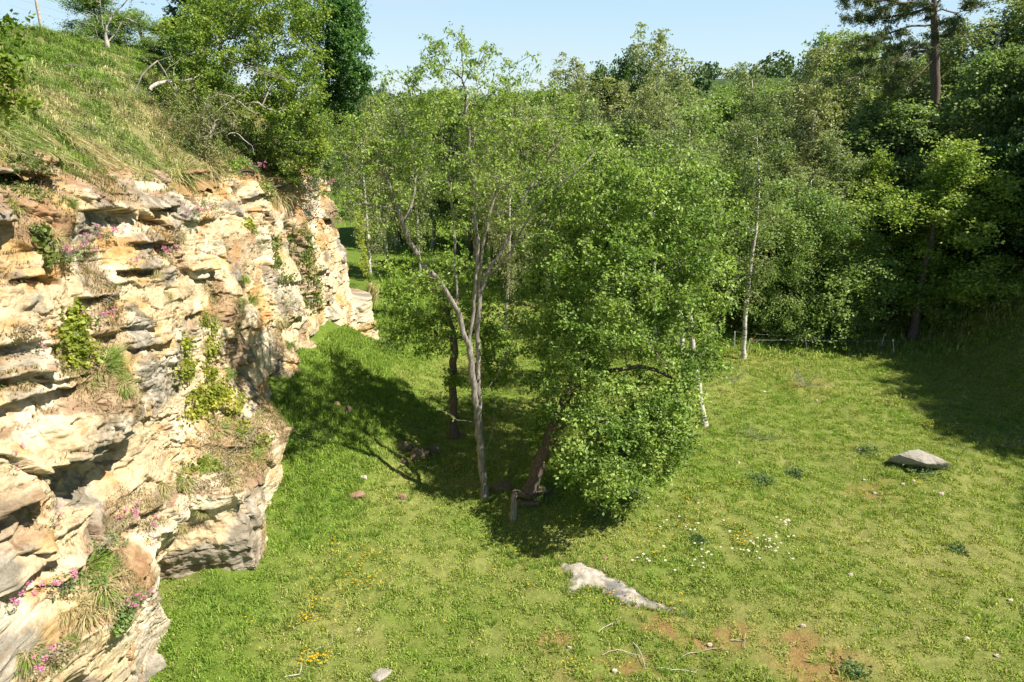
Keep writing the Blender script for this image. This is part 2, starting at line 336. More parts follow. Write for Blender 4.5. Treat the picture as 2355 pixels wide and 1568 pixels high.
    D = D + bedness * ((hv - .5) * .20 + .16 * slant + .05 * (f - .4) + 0.04 * noise(S * .8 + k * 3.3, k * 1.7, 69)) - (.22 + .55 * bedness) * (0.045 * sst(.026, 0, e) + .03 * sst(.020, 0, eb) * (hv > .35))
    # joint blocks
    ws = S + .35 * noise(S * .8, Z * .8, 72) + .05 * noise(S * 5, Z * 5, 73); wz = zz + .18 * noise(S * .9, Z * .9, 74) + .03 * noise(S * 5, Z * 5, 75)
    f1, f2, cid = voronoi(ws / 1.15, wz / .62, 1); e1 = f2 - f1
    blk = sst(-.15, .35, noise(S * .42, Z * .42, 76) + .1)
    D = D + blk * ((cid - .5) * .20 - .05 * sst(.07, 0, e1)) + .04 * (cid - .5) + .11 * voronoi.tilt * (.4 + .6 * blk)
    f1b, f2b, cid2 = voronoi(ws / .40 + 5, wz / .17, 2); blk2 = sst(0., .4, noise(S * .6, Z * .6, 77) + .15 * bedness)
    D = D + blk2 * ((cid2 - .5) * .06 - .02 * sst(.08, 0, f2b - f1b)) + .045 * voronoi.tilt * (.15 + .85 * blk2)
    f1c, f2c, cid3 = voronoi(ws / .17 + 9, wz / .085, 3); D = D + (.25 + .75 * blk2) * (.024 * voronoi.tilt + .014 * (cid3 - .5) - .008 * sst(.1, 0, f2c - f1c))
    # flutes, pits and grain
    D = D - 0.06 * np.abs(noise(S * 1.9 + Z * .6, Z * 1.5, 78)) + .02
    D = D + .014 * noise(S * 5, Z * 6, 79) - .014 * np.abs(noise(S * 8 + 1.5 * Z, Z * 11, 80)) + .009 * noise(S * 19, Z * 24, 81) + .004 * noise(S * 42, Z * 50, 82)
    pit = sst(.42, .62, noise(S * 3.3, Z * 3.9, 83)); D = D - .06 * pit
    return D, dict(grey=grey, cid=cid, cid2=cid2, e1=e1, bed=k, pit=pit, blk=blk)
S1 = np.concatenate([np.arange(-6, 8.2, .25), np.arange(8.2, 11.9, .0185), np.arange(11.9, 12.75, .006), np.arange(12.75, 14, .0185), np.arange(14, 20, .026), np.arange(20, 30.6, .036), np.arange(30.6, 60, .4)])
NW = 470; W = np.linspace(0, 1, NW)
Sg, Wg = np.meshgrid(S1, W, indexing='ij'); Zc = -0.6 + (rimz(Sg) + 0.6) * Wg
Dd, mk = cliff_D(Sg, Zc)
px, py, nx, ny = pathpt(Sg); sh = .10 * noise(Dd * 2.2, Zc * 1.6, 103) + .05 * noise(Dd * 6, Zc * 5, 104) + .02 * noise(Dd * 17, Zc * 15, 105)
CV = np.stack([px + nx * Dd, py + ny * Dd + sh, Zc], -1)
# colour
dDz = np.gradient(Dd, axis=1) / np.gradient(Zc, axis=1)         # strongly negative on ledge tops
top = sst(-.9, -2.2, dDz)
cream = np.array((.60, .485, .315)); white = np.array((.71, .625, .47)); ochre = np.array((.54, .345, .145)); orange = np.array((.50, .25, .08)); lich = np.array((.185, .175, .15)); soil = np.array((.27, .165, .10))
c = mix3(cream, white, sst(-.1, .5, fbm(Sg * .5, Zc * .5, 3, 91) + .35 * sst(4.5, 1, Zc) + .2 * (mk['cid'] - .5)))
oc = sst(.0, .5, fbm(Sg * .7, Zc * 1.1, 4, 92) + .30 * sst(4, 8, Zc) + .3 * noise(mk['bed'] * .7, Sg * .4, 93) - .22)
c = mix3(c, ochre, oc * .85); c = mix3(c, orange, sst(.35, .75, fbm(Sg * 1.4, Zc * 2.2, 3, 94) + .25 * oc + .25 * sst(6.5, 8.5, Zc) - .15) * .6)
gr = sst(.10, .45, fbm(Sg * .8, Zc * .9, 4, 95) + .45 * mk['grey'] + .3 * (mk['cid'] - .45) + .35 * top - .2)
GREYS = [(560, 1270, .7, .9, 1.), (440, 1300, .5, .4, .9), (565, 790, .5, .6, .9), (410, 440, 1.0, .35, .8), (270, 640, .5, .35, .7), (370, 880, .55, .6, 1.), (230, 1010, .9, .4, .8), (470, 745, .5, .3, .7), (60, 500, .8, .3, 1.), (850, 700, 1.2, .8, .6), (300, 1500, .8, .5, .6), (600, 1060, .4, .4, .7), (40, 850, .7, .3, .8), (30, 1180, .5, .3, .6)]
for u, v, hw, hh, am in GREYS:
    yc, zc = yz(u, v); gr = np.maximum(gr, am * sst(1.1, .5, .8 * np.sqrt(((Sg - yc) / hw) ** 2 + ((Zc - zc) / hh) ** 2) + .45 * noise(Sg * 2.5, Zc * 2.5, 96)))
_X = XP + Dd
for x0, z0, rx, rz in ((-5.75, .8, .40, 1.1), (-6.65, .75, .5, .42), (-5.6, 1.6, .3, .5)): gr = np.maximum(gr, sst(1.1, .6, np.sqrt(((_X - x0) / rx) ** 2 + ((Zc - z0) / rz) ** 2) + .4 * noise(_X * 2.5, Zc * 2.5, 108)) * sst(11.8, 12.0, Sg) * sst(13.6, 13.1, Sg))
lc = mix3(lich, (.38, .355, .31), sst(-.3, .5, fbm(Sg * 3, Zc * 3, 3, 97)))
c = mix3(c, lc, gr * .86)
st = sst(.15, .5, noise(Sg * 2.2, Zc * .35, 98)) * .22; c = mix3(c, (.40, .33, .24), st)
so = np.clip(top * 1.3 * sst(-.4, .2, noise(Sg * .8, Zc * .8, 99) + .2) + .7 * sst(.25, .5, noise(Sg * .7 + 4, Zc * .6, 107)), 0, 1)
for u, v, hw, hh, dep in SHELF:
    yc, zc = yz(u, v); so = np.maximum(so, sst(1.1, .6, np.sqrt(((Sg - yc) / hw) ** 2 + ((Zc - zc) / hh) ** 2) + .5 * noise(Sg * 2, Zc * 2, 100)))
c = mix3(c, mix3(soil, (.36, .25, .15), sst(-.3, .4, noise(Sg * 5, Zc * 5, 101))), so * .8)
c = mix3(c, (.30, .2, .12), sst(.35, .0, rimz(Sg) - Zc) * .8)
c = c * (1 + .10 * noise(Sg * 9, Zc * 14, 102) + .16 * (mk['cid2'] - .5) + .12 * noise(Sg * 3, Zc * 5, 106))[..., None]
pydata('cliff_face', CV.reshape(-1, 3), grid_faces(len(S1), NW), M_rock, col=np.clip(c, .02, .9).reshape(-1, 3), smooth=False)['kind'] = 'structure'
def face_x(y, z):                       # x of the rock at (y, z) on the straight run, bilinear
    i = np.clip(np.searchsorted(S1, y) - 1, 0, len(S1) - 2); w = np.clip((z + .6) / (rimz(y) + .6), 0, 1) * (NW - 1)
    j = np.clip(w.astype(int), 0, NW - 2); a = np.clip((y - S1[i]) / (S1[i + 1] - S1[i]), 0, 1); b = w - j
    return XP + (Dd[i, j] * (1 - a) + Dd[i + 1, j] * a) * (1 - b) + (Dd[i, j + 1] * (1 - a) + Dd[i + 1, j + 1] * a) * b
def cliff_hit(u, v):
    d = ray(u, v); t = np.linspace(7, 36, 2600); P = CAM + d * t[:, None]
    ok = (P[:, 0] < face_x(P[:, 1], P[:, 2])) & (P[:, 2] < rimz(P[:, 1])); k = np.argmax(ok)
    return P[k] if ok[k] else P[np.argmin(np.abs(P[:, 0] - XP))]

# ================================================================== GRASS BANK ABOVE THE CLIFF
def bank_xyz(s, q):
    """s along the rim, q metres back from it"""
    rz = rimz(s); e = np.interp(s, [-10, 10, 14, 18, 30, 60], [-1.55, -1.55, -1.55, -1.5, -1.5, -1.5]) + .18 * noise(s * .9, 3.3, 110) + .10 * noise(s * 3.1, 5.3, 114)
    z = rz + .05 + np.where(q < 0, q * 1.1 + .02, .02) + 4.3 * (1 - np.exp(-np.clip(q, 0, None) / 4.2 * 1.25)) * np.interp(s, [8, 14, 30, 40], [1.0, 1.0, .93, .7])
    z = z + .16 * fbm(s * .5, q * .6, 3, 111) * sst(0, 1, q) + .07 * noise(s * 1.9, q * 2.1, 112) + .035 * noise(s * 5, q * 5, 113)
    z = z - 3 * sst(14, 60, q)
    x = XP + e - q; yb = 29.2 + np.clip(-8.5 - x, 0, None) * .14; z = z - 9 * sst(yb - .7, yb + 1.6, s)
    return x, s, z
q1 = np.concatenate([np.arange(-.55, 7.5, .07), np.linspace(7.6, 60, 40)]); s1 = np.concatenate([np.arange(-6, 8, .3), np.arange(8, 33, .07)])
Sb, Qb = np.meshgrid(s1, q1, indexing='ij'); bx, by, bz = bank_xyz(Sb, Qb)
def bank_dry(s, q):
    d = .27 + .5 * fbm(s * .5, q * .7, 4, 120) + .25 * noise(s * 2.2, q * 2.4, 124) + .28 * sst(2.2, .6, q) - .30 * sst(2.6, 4.6, q)
    return np.clip(d, 0, 1)
bd = bank_dry(Sb, Qb); bcol = mix3((.10, .15, .03), (.32, .265, .15), bd)
RB = [(80, 105, .35), (240, 190, .18), (285, 120, .28), (330, 152, .25), (140, 120, .2), (120, 335, .35)]
def bank_hit(u, v):
    d = ray(u, v); t = np.linspace(9, 45, 3000); P = CAM + d * t[:, None]
    q = -1.5 - (P[:, 0] - XP); z = bank_xyz(P[:, 1], q)[2]
    ok = (P[:, 2] < z) & (q > -.3); k = np.argmax(ok); return P[k] if ok[k] else P[-1]
rb = np.zeros_like(Sb)
for u, v, r in RB:
    p = bank_hit(u, v); rb = np.maximum(rb, np.exp(-((bx - p[0]) ** 2 + (by - p[1]) ** 2) / r ** 2))
rb = sst(.25, .7, rb + .3 * noise(Sb * 3, Qb * 3, 125)); bcol = mix3(bcol, (.34, .20, .10), rb * .85); bcol = mix3(bcol, (.36, .22, .11), sst(.15, -.1, Qb) * .8)
pydata('hillside', np.stack([bx, by, bz], -1).reshape(-1, 3), grid_faces(len(s1), len(q1)), M_earth, col=bcol.reshape(-1, 3), smooth=True)['kind'] = 'structure'

# ================================================================== GRASS
rng = np.random.default_rng(11)
def blades(P, L, Wd, lean, col, az=None, jitter=.34, curl=.5):
    """P (n,3) feet, arrays L, Wd; lean (n,3) tip offset direction; 3-vertex blades bent once -> 2 triangles"""
    n = len(P); a = rng.uniform(0, 2 * np.pi, n); side = np.stack([np.cos(a), np.sin(a), 0 * a], -1) * Wd[:, None] * .5
    up = np.array([0, 0, 1.0]); mid = P + (up * .62 + lean * .25) * L[:, None]
    tip = P + (up * (.95 - curl * np.linalg.norm(lean, axis=1)[:, None]) + lean) * L[:, None]
    V = np.stack([P - side, P + side, mid + side * .75, mid - side * .75, tip], 1).reshape(-1, 3)
    b = np.arange(n)[:, None] * 5
    F = np.concatenate([b + [0, 1, 2], b + [0, 2, 3], b + [3, 2, 4]], 0)
    cc = np.repeat(col * (1 + jitter * rng.normal(size=(n, 1))), 5, 0); cc = np.clip(cc, .01, .9)
    return V, F, cc
def rnd_lean(n, amt): 
    a = rng.uniform(0, 2 * np.pi, n); r = amt * np.sqrt(rng.uniform(0, 1, n)); return np.stack([np.cos(a) * r, np.sin(a) * r, 0 * a], -1)
SPARSE = []       # bare slab etc. added below before the blades are laid
SLAB = [(1275, 1294), (1340, 1296), (1392, 1318), (1440, 1345), (1475, 1368), (1530, 1395), (1590, 1413), (1590, 1420), (1500, 1400), (1440, 1392), (1385, 1362), (1350, 1352), (1325, 1368), (1300, 1362), (1315, 1325), (1295, 1305)]
slabP = np.array([ground_hit(u, v)[:2] for u, v in SLAB])
def inside(poly, x, y):
    r = np.zeros(x.shape, bool); n = len(poly)
    for i in range(n):
        x1, y1 = poly[i]; x2, y2 = poly[(i + 1) % n]
        c_ = ((y1 > y) != (y2 > y)) & (x < (x2 - x1) * (y - y1) / (y2 - y1 + 1e-12) + x1); r ^= c_
    return r
def meadow(n, y0, y1, Lr, Wr, power):
    t = rng.uniform(0, 1, n) ** power; y = y0 + (y1 - y0) * t; x = rng.uniform(-1, 1.06, n) * (.72 * y + 4.6)
    k = (x > -7.6) & (x < 30); x, y = x[k], y[k]
    clump = fbm(x * 2.6, y * 2.6, 2, 130); dry, red = turf(x, y)
    keep = rng.uniform(0, 1, len(x)) < np.clip(.75 + .7 * clump - .65 * red, .08, 1)
    keep &= ~inside(slabP, x, y); keep &= ~((x < face_x(np.clip(y, 5, 28), np.full_like(x, .3)) - .1) & (y < 28.5))
    x, y, clump, dry = x[keep], y[keep], clump[keep], dry[keep]; n = len(x)
    tall = np.clip(1 + .8 * clump + 1.1 * sst(-2.8, -5, x) * sst(14, 17, y) + .9 * sst(23, 27, y) * sst(2, 6, x) - .35 * dry, .35, 3)
    L = rng.uniform(.6, 1.3, n) * Lr * tall; Wd = rng.uniform(.7, 1.4, n) * Wr
    col = mix3((.205, .31, .045), (.37, .40, .11), np.clip(dry + .25 * rng.normal(size=n) - .15 * clump, 0, 1))
    straw = rng.uniform(0, 1, n) < .03 + .13 * dry; col[straw] = (.50, .42, .22)
    P = np.stack([x, y, G(x, y) - .01], -1); return blades(P, L, Wd, rnd_lean(n, .8), col, jitter=.24)
def mtufts(nt, per):
    y0_ = 9 + 24 * rng.uniform(0, 1, nt) ** .9; x0_ = rng.uniform(-1, 1.06, nt) * (.72 * y0_ + 4.6); d0, red = turf(x0_, y0_); dens = fbm(x0_ * .5, y0_ * .5, 3, 137)
    k = (rng.uniform(0, 1, nt) < np.clip(.35 + 1.3 * dens, .03, 1)) & (x0_ > -7.5) & ~inside(slabP, x0_, y0_); k &= ~((x0_ < face_x(np.clip(y0_, 5, 28), np.full_like(x0_, .3)) + .05) & (y0_ < 28.5)); x0_, y0_, d0 = x0_[k], y0_[k], d0[k]; nt = len(x0_)
    i = np.repeat(np.arange(nt), per); n = len(i); size = rng.uniform(.4, 1.5, nt) * (1 + .6 * sst(-2.8, -5, x0_)); tone = np.clip(d0 + .2 * rng.normal(size=nt), 0, 1); a = rng.uniform(0, 2 * np.pi, n); r0 = np.sqrt(rng.uniform(0, 1, n)) * .07 * size[i]
    x, y = x0_[i] + np.cos(a) * r0, y0_[i] + np.sin(a) * r0; lean = np.stack([np.cos(a), np.sin(a), 0 * a], -1) * rng.uniform(.1, .9, (n, 1)); L = .13 * size[i] * rng.uniform(.5, 1.2, n)
    col = mix3((.16, .28, .04), (.36, .39, .11), np.clip(tone[i] + .12 * rng.normal(size=n), 0, 1)); return blades(np.stack([x, y, G(x, y) - .01], -1), L, rng.uniform(.008, .016, n), lean, col, jitter=.2)
def edge_tufts():
    pts = []
    for a_, b_ in zip(slabP, np.roll(slabP, -1, 0)):
        m = int(np.linalg.norm(b_ - a_) / .035) + 1; t = rng.uniform(0, 1, m)[:, None]; pts.append(a_ + (b_ - a_) * t + rng.normal(size=(m, 2)) * .04)
    for u, v, rx, ry, m in [(2112, 1078, .9, .10, 60), (2045, 1064, .12, .1, 14), (2180, 1076, .1, .25, 14), (1117, 1145, .24, .2, 40), (1217, 1142, .3, .22, 44), (1046, 1005, .2, .18, 30), (1622, 978, .16, .14, 22), (1710, 826, .22, .18, 30), (1572, 900, .18, .15, 20), (965, 1068, .6, .3, 60), (820, 1150, .3, .12, 20), (925, 1152, .2, .1, 12), (1230, 1165, .5, .2, 40), (360, 1566, .3, .3, 20), (875, 1562, .25, .12, 14)]:
        p = ground_hit(u, v)[:2]; a = rng.uniform(0, 2 * np.pi, m); pts.append(p + np.stack([np.cos(a) * rx, np.sin(a) * ry], -1) * rng.uniform(.75, 1.2, (m, 1)))
    c_ = np.concatenate(pts); nt = len(c_); per = 26; i = np.repeat(np.arange(nt), per); n = len(i); size = rng.uniform(.35, 1.1, nt); tone = rng.uniform(0, .8, nt); a = rng.uniform(0, 2 * np.pi, n); r0 = np.sqrt(rng.uniform(0, 1, n)) * .05 * size[i]
    x, y = c_[i, 0] + np.cos(a) * r0, c_[i, 1] + np.sin(a) * r0; lean = np.stack([np.cos(a), np.sin(a), 0 * a], -1) * rng.uniform(.1, .8, (n, 1)); L = .13 * size[i] * rng.uniform(.5, 1.2, n)
    col = mix3((.15, .27, .04), (.38, .36, .14), np.clip(tone[i] + .12 * rng.normal(size=n), 0, 1)); return blades(np.stack([x, y, G(x, y) - .01], -1), L, rng.uniform(.007, .014, n), lean, col, jitter=.2)
V, F, cc = merge([edge_tufts(), mtufts(12500, 34), meadow(880000, 9.0, 31, .085, .016, .85), meadow(980000, 9.0, 27, .042, .016, .9), meadow(130000, 26, 62, .15, .045, 1.2)])
tag(pydata('meadow_grass', V, F, M_grass, col=cc), 'short green and straw grass covering the quarry floor', 'grass', kind='stuff')
# bank grass
def bank_grass(n):
    s = 8.0 + 23 * rng.uniform(0, 1, n) ** 1.25; q = rng.uniform(-.35, 7.2, n); d = bank_dry(s, q)
    cl = fbm(s * 1.8, q * 1.8, 2, 131); x, y, z = bank_xyz(s, q)
    i = np.clip(((s - 8) / .07).astype(int) + np.searchsorted(s1, 8), 0, len(s1) - 1); j = np.clip(((q + .55) / .07).astype(int), 0, len(q1) - 1)
    k = rng.uniform(0, 1, n) < np.clip(.8 + .6 * cl - .9 * rb[i, j], .05, 1); x, y, z, d, cl, q = x[k], y[k], z[k], d[k], cl[k], q[k]; n = len(x)
    L = rng.uniform(.08, .21, n) * (1 + .7 * cl); lean = rnd_lean(n, .95) + np.array([.30, -.04, -.10]) * (.5 + .9 * d[:, None])
    col = mix3((.20, .30, .06), (.56, .49, .30), np.clip(sst(.25, .85, d + .22 * rng.normal(size=n)), 0, 1))
    return blades(np.stack([x, y, z - .02], -1), L, rng.uniform(.012, .026, n), lean, col)
def tufts(nt, per):
    s0 = 8.0 + 23 * rng.uniform(0, 1, nt) ** 1.25; q0 = rng.uniform(-.3, 7.0, nt); d0 = bank_dry(s0, q0); k = rng.uniform(0, 1, nt) < np.clip(.75 + .8 * fbm(s0 * .9, q0 * .9, 2, 136), .1, 1); s0, q0, d0 = s0[k], q0[k], d0[k]; nt = len(s0)
    tone = np.clip(d0 * 1.25 - .08 + .28 * rng.normal(size=nt), 0, 1); size = rng.uniform(.5, 1.5, nt); br = 1 + .2 * rng.normal(size=nt)
    i = np.repeat(np.arange(nt), per); n = len(i); a = rng.uniform(0, 2 * np.pi, n); r0 = np.sqrt(rng.uniform(0, 1, n)) * .10 * size[i]; s_, q_ = s0[i] + np.sin(a) * r0, q0[i] - np.cos(a) * r0
    x, y, z = bank_xyz(s_, q_); lean = np.stack([np.cos(a), np.sin(a), 0 * a], -1) * rng.uniform(.1, .9, (n, 1)) + np.array([.25, 0, -.12]); L = .26 * size[i] * rng.uniform(.5, 1.1, n)
    col = mix3((.19, .30, .05), (.60, .51, .32), np.clip(tone[i] + .15 * rng.normal(size=n), 0, 1)) * br[i][:, None]; return blades(np.stack([x, y, z - .02], -1), L, rng.uniform(.009, .018, n), lean, col, jitter=.2)
def fringe(n):
    s = 8.0 + 21 * rng.uniform(0, 1, n) ** 1.15; q = rng.uniform(-.22, .35, n); cl = fbm(s * 1.6, 7.7 + q, 2, 134); k = rng.uniform(0, 1, n) < np.clip(.55 + .9 * cl, .05, 1); s, q, cl = s[k], q[k], cl[k]; n = len(s)
    x, y, z = bank_xyz(s, q); L = rng.uniform(.10, .27, n) * (1 + .5 * cl); lean = rnd_lean(n, .8) + np.array([.45, -.02, -.35]) * rng.uniform(.2, 1.3, (n, 1))
    col = mix3((.17, .27, .045), (.52, .43, .26), np.clip(.55 + .9 * noise(s * .9, q, 135) + .3 * rng.normal(size=n), 0, 1)); return blades(np.stack([x, y, z], -1), L, rng.uniform(.012, .022, n), lean, col)
V, F, cc = merge([bank_grass(420000), tufts(5200, 75), fringe(90000)])
tag(pydata('bank_grass', V, F, M_grass, col=cc), 'long green and dry straw grass on the slope above the cliff', 'grass', kind='stuff')
# thin grass and moss rooted on the rock ledges
n = 2600000; ss = rng.uniform(8.6, 28.5, n); wj = rng.uniform(.08, 1, n)
ii = np.clip(np.searchsorted(S1, ss), 0, len(S1) - 1); jj = (wj * (NW - 1)).astype(int)
so2 = so[ii, jj] * (top[ii, jj] * .5 + .5); k = rng.uniform(0, 1, n) < so2 * sst(.05, .5, so[ii, jj]) * np.clip(.45 + 1.2 * noise(ss * 1.3, Zc[ii, jj] * 1.3, 132), 0, 1) * .34
ii, jj = ii[k], jj[k]; P = CV[ii, jj]; n = len(P)
d = np.clip(.6 + .5 * noise(P[:, 1] * 1.1, P[:, 2] * 1.1, 133) + .2 * rng.normal(size=n), 0, 1)
V, F, cc = blades(P - [.02, 0, .01], rng.uniform(.05, .15, n), rng.uniform(.008, .017, n), rnd_lean(n, .6) + [.6, -.1, -.2], mix3((.15, .21, .05), (.38, .29, .16), d))
tag(pydata('ledge_grass', V, F, M_grass, col=cc), 'thin dry grass and moss rooted on the soil ledges of the rock face', 'grass', kind='stuff')

# ================================================================== TREE KIT
def leaves(Cn, size, aspect, col, r, up=.5, jit=.22, sizej=.35, fold=True, dirs=None):
    """one folded leaf (two triangles meeting along the rib) at every centre"""
    n = len(Cn); d = r.normal(size=(n, 3)) if dirs is None else dirs + .45 * r.normal(size=(n, 3)); d /= np.linalg.norm(d, axis=1)[:, None] + 1e-9
    nn = r.normal(size=(n, 3)); nn[:, 2] = np.abs(nn[:, 2]) + up * 2; sd = np.cross(d, nn); sd /= np.linalg.norm(sd, axis=1)[:, None] + 1e-9
    nv = np.cross(sd, d); s = (size * (1 + sizej * r.uniform(-1, 1, n)))[:, None]
    a = Cn - d * s * .5; b = Cn + d * s * .5; m1 = Cn + sd * s * aspect * .5 + nv * s * .10; m2 = Cn - sd * s * aspect * .5 + nv * s * .10
    V = np.stack([a, m1, b, m2], 1).reshape(-1, 3); i = np.arange(n)[:, None] * 4; F = np.concatenate([i + [0, 1, 2], i + [0, 2, 3]], 0)
    c_ = np.repeat(np.clip(col * (1 + jit * r.normal(size=(n, 1))), .008, .9), 4, 0); return V, F, c_
def resample(P, seg):
    P = np.asarray(P, float); L = np.concatenate([[0], np.cumsum(np.linalg.norm(np.diff(P, axis=0), axis=1))]); n = max(2, int(L[-1] / seg) + 1)
    t = np.linspace(0, L[-1], n); Q = np.stack([np.interp(t, L, P[:, k]) for k in range(3)], -1)
    for _ in range(2):
        if n > 4: Q[1:-1] = .25 * Q[:-2] + .5 * Q[1:-1] + .25 * Q[2:]
    return Q
def skeleton(mains, targets, r, seg=.3, up=.15, wob=.06, pen=.7, rad=.12, tip=.006, fixed=None):
    """mains: polylines (first is the trunk; others start on the nearest earlier node); every target is joined to the growing skeleton"""
    pos, par, minr = [], [], []
    for mi, M in enumerate(mains):
        Q = resample(M, seg); Q[1:-1] += r.normal(size=(len(Q) - 2, 3)) * wob * seg * .8
        if mi == 0: prev = -1; st = 0
        else:
            A = np.array(pos); prev = int(np.argmin(np.linalg.norm(A - Q[0], axis=1))); st = 1
        for k in range(st, len(Q)): pos.append(Q[k]); par.append(prev); prev = len(pos) - 1
    nm = len(pos); cap = nm + len(targets) * 30; A = np.zeros((cap, 3)); A[:nm] = pos; par = par + [0] * (cap - nm); cnt = nm
    T = np.asarray(targets); dm = np.min(np.linalg.norm(T[:, None] - A[None, :nm][:, :, :], axis=2), axis=1); tips = []
    for q in T[np.argsort(dm)]:
        B = A[:cnt]; dv = q - B; dist = np.linalg.norm(dv, axis=1); cost = dist + pen * np.maximum(0, B[:, 2] - q[2] + .35 * dist)
        cost[:max(1, int(nm * .04))] += 5
        k = int(np.argmin(cost)); L = dist[k]; n = max(2, int(L / seg)); p = B[k].copy(); ctl = p + (q - p) * .5 + np.array([0, 0, up * L]) + r.normal(size=3) * wob * L
        prev = k
        for j in range(1, n + 1):
            if cnt >= cap: break
            t = j / n; A[cnt] = (1 - t) ** 2 * p + 2 * t * (1 - t) * ctl + t * t * q + (r.normal(size=3) * wob * seg * .5 if j < n else 0)
            par[cnt] = prev; prev = cnt; cnt += 1
        tips.append(prev)
    A = A[:cnt]; par = np.array(par[:cnt]); w = np.zeros(cnt); nch = np.bincount(par[par >= 0], minlength=cnt); w[nch == 0] = 1
    for k in range(cnt - 1, 0, -1):
        if par[k] >= 0: w[par[k]] += w[k]
    ex = math.log(rad / tip) / math.log(max(w[0], 3)); Rr = tip * w ** ex
    return A, par, w, Rr, np.array(tips)
def tubes(A, par, w, Rr, minr=0.0, flare=1.8, scol=(1, 1, 1)):
    n = len(A); best = {}
    for k in range(1, n):
        p = par[k]
        if p >= 0 and (p not in best or w[k] > w[best[p]]): best[p] = k
    cont = set(best.values()); Vs, Fs = [], []; nv = 0
    for k in range(n):
        if k in cont: continue
        ch = [par[k]] if par[k] >= 0 else []; j = k
        while True:
            ch.append(j)
            if j in best: j = best[j]
            else: break
        P = A[ch]; r_ = Rr[ch].copy()
        if par[k] >= 0: r_[0] = r_[1]
        if r_.max() < minr or len(P) < 2: continue
        if k == 0 and len(r_) > 3: r_[0] *= flare; r_[1] *= 1 + (flare - 1) * .35
        m = len(P); sd = 9 if r_[0] > .06 else (5 if r_[0] > .02 else 3)
        T = np.gradient(P, axis=0); T /= np.linalg.norm(T, axis=1)[:, None] + 1e-9
        ref = np.array([1.0, .1, 0]) if abs(T[0][2]) > .6 else np.array([0, 0, 1.0]); U = np.cross(T, ref); U /= np.linalg.norm(U, axis=1)[:, None] + 1e-9; Wv = np.cross(T, U)
        a = np.arange(sd) / sd * 2 * np.pi; ring = P[:, None] + (U[:, None] * np.cos(a)[None, :, None] + Wv[:, None] * np.sin(a)[None, :, None]) * r_[:, None, None]
        i = np.arange(m * sd).reshape(m, sd); i2 = np.roll(i, -1, 1)
        Fs.append(np.stack([i[:-1], i2[:-1], i2[1:], i[1:]], -1).reshape(-1, 4) + nv); Vs.append(ring.reshape(-1, 3)); nv += m * sd
    return np.concatenate(Vs), np.concatenate(Fs)
def ell(n, c, rad, r, shell=.35):
    """points in an ellipsoid, biased outwards"""
    d = r.normal(size=(n, 3)); d /= np.linalg.norm(d, axis=1)[:, None]; t = r.uniform(shell ** 3, 1, n) ** (1 / 3); return np.asarray(c) + d * t[:, None] * np.asarray(rad)
def sprigs(A, idx, r, per, spread, droop=0.0):
    g = 9; ns = max(1, int(round(per / g))); gl_ = max(2, int(round(per / ns))); kk = np.repeat(idx, ns); m = len(kk)
    d = r.normal(size=(m, 3)) * [1, 1, .55]; d /= np.linalg.norm(d, axis=1)[:, None] + 1e-9; ln = spread * 2.6 * r.uniform(.5, 1.15, m)
    k = np.repeat(kk, gl_); dj = np.repeat(d * ln[:, None], gl_, 0); t = r.uniform(.1, 1, len(k))[:, None]
    P = A[k] + dj * t + r.normal(size=(len(k), 3)) * spread * .26; P[:, 2] -= droop * t[:, 0] * 1.2 + .25 * spread * t[:, 0] ** 2 * 2; return P, k
def twig_nodes(w, wmax): return np.nonzero(w <= wmax)[0][0:]
def clump_col(P, base, alt, r, f=1.2, seed=0, amt=1.0):
    t = np.clip(.5 + amt * .9 * (noise(P[:, 0] * f, P[:, 2] * f + P[:, 1] * .7, seed + 140)) , 0, 1); return mix3(base, alt, t)
def make_tree(name, base, label, cat, A, par, w, Rr, LV, bark, leafm, group=None, minr=0.0):
    e = empty(name, base, label, cat, group); b = np.asarray(base)
    V, F = tubes(A, par, w, Rr, minr); pydata('trunk', V - b, F, bark, e, smooth=True)
    V, F, cl = LV; pydata('crown', V - b, F, leafm, e, col=cl); return e

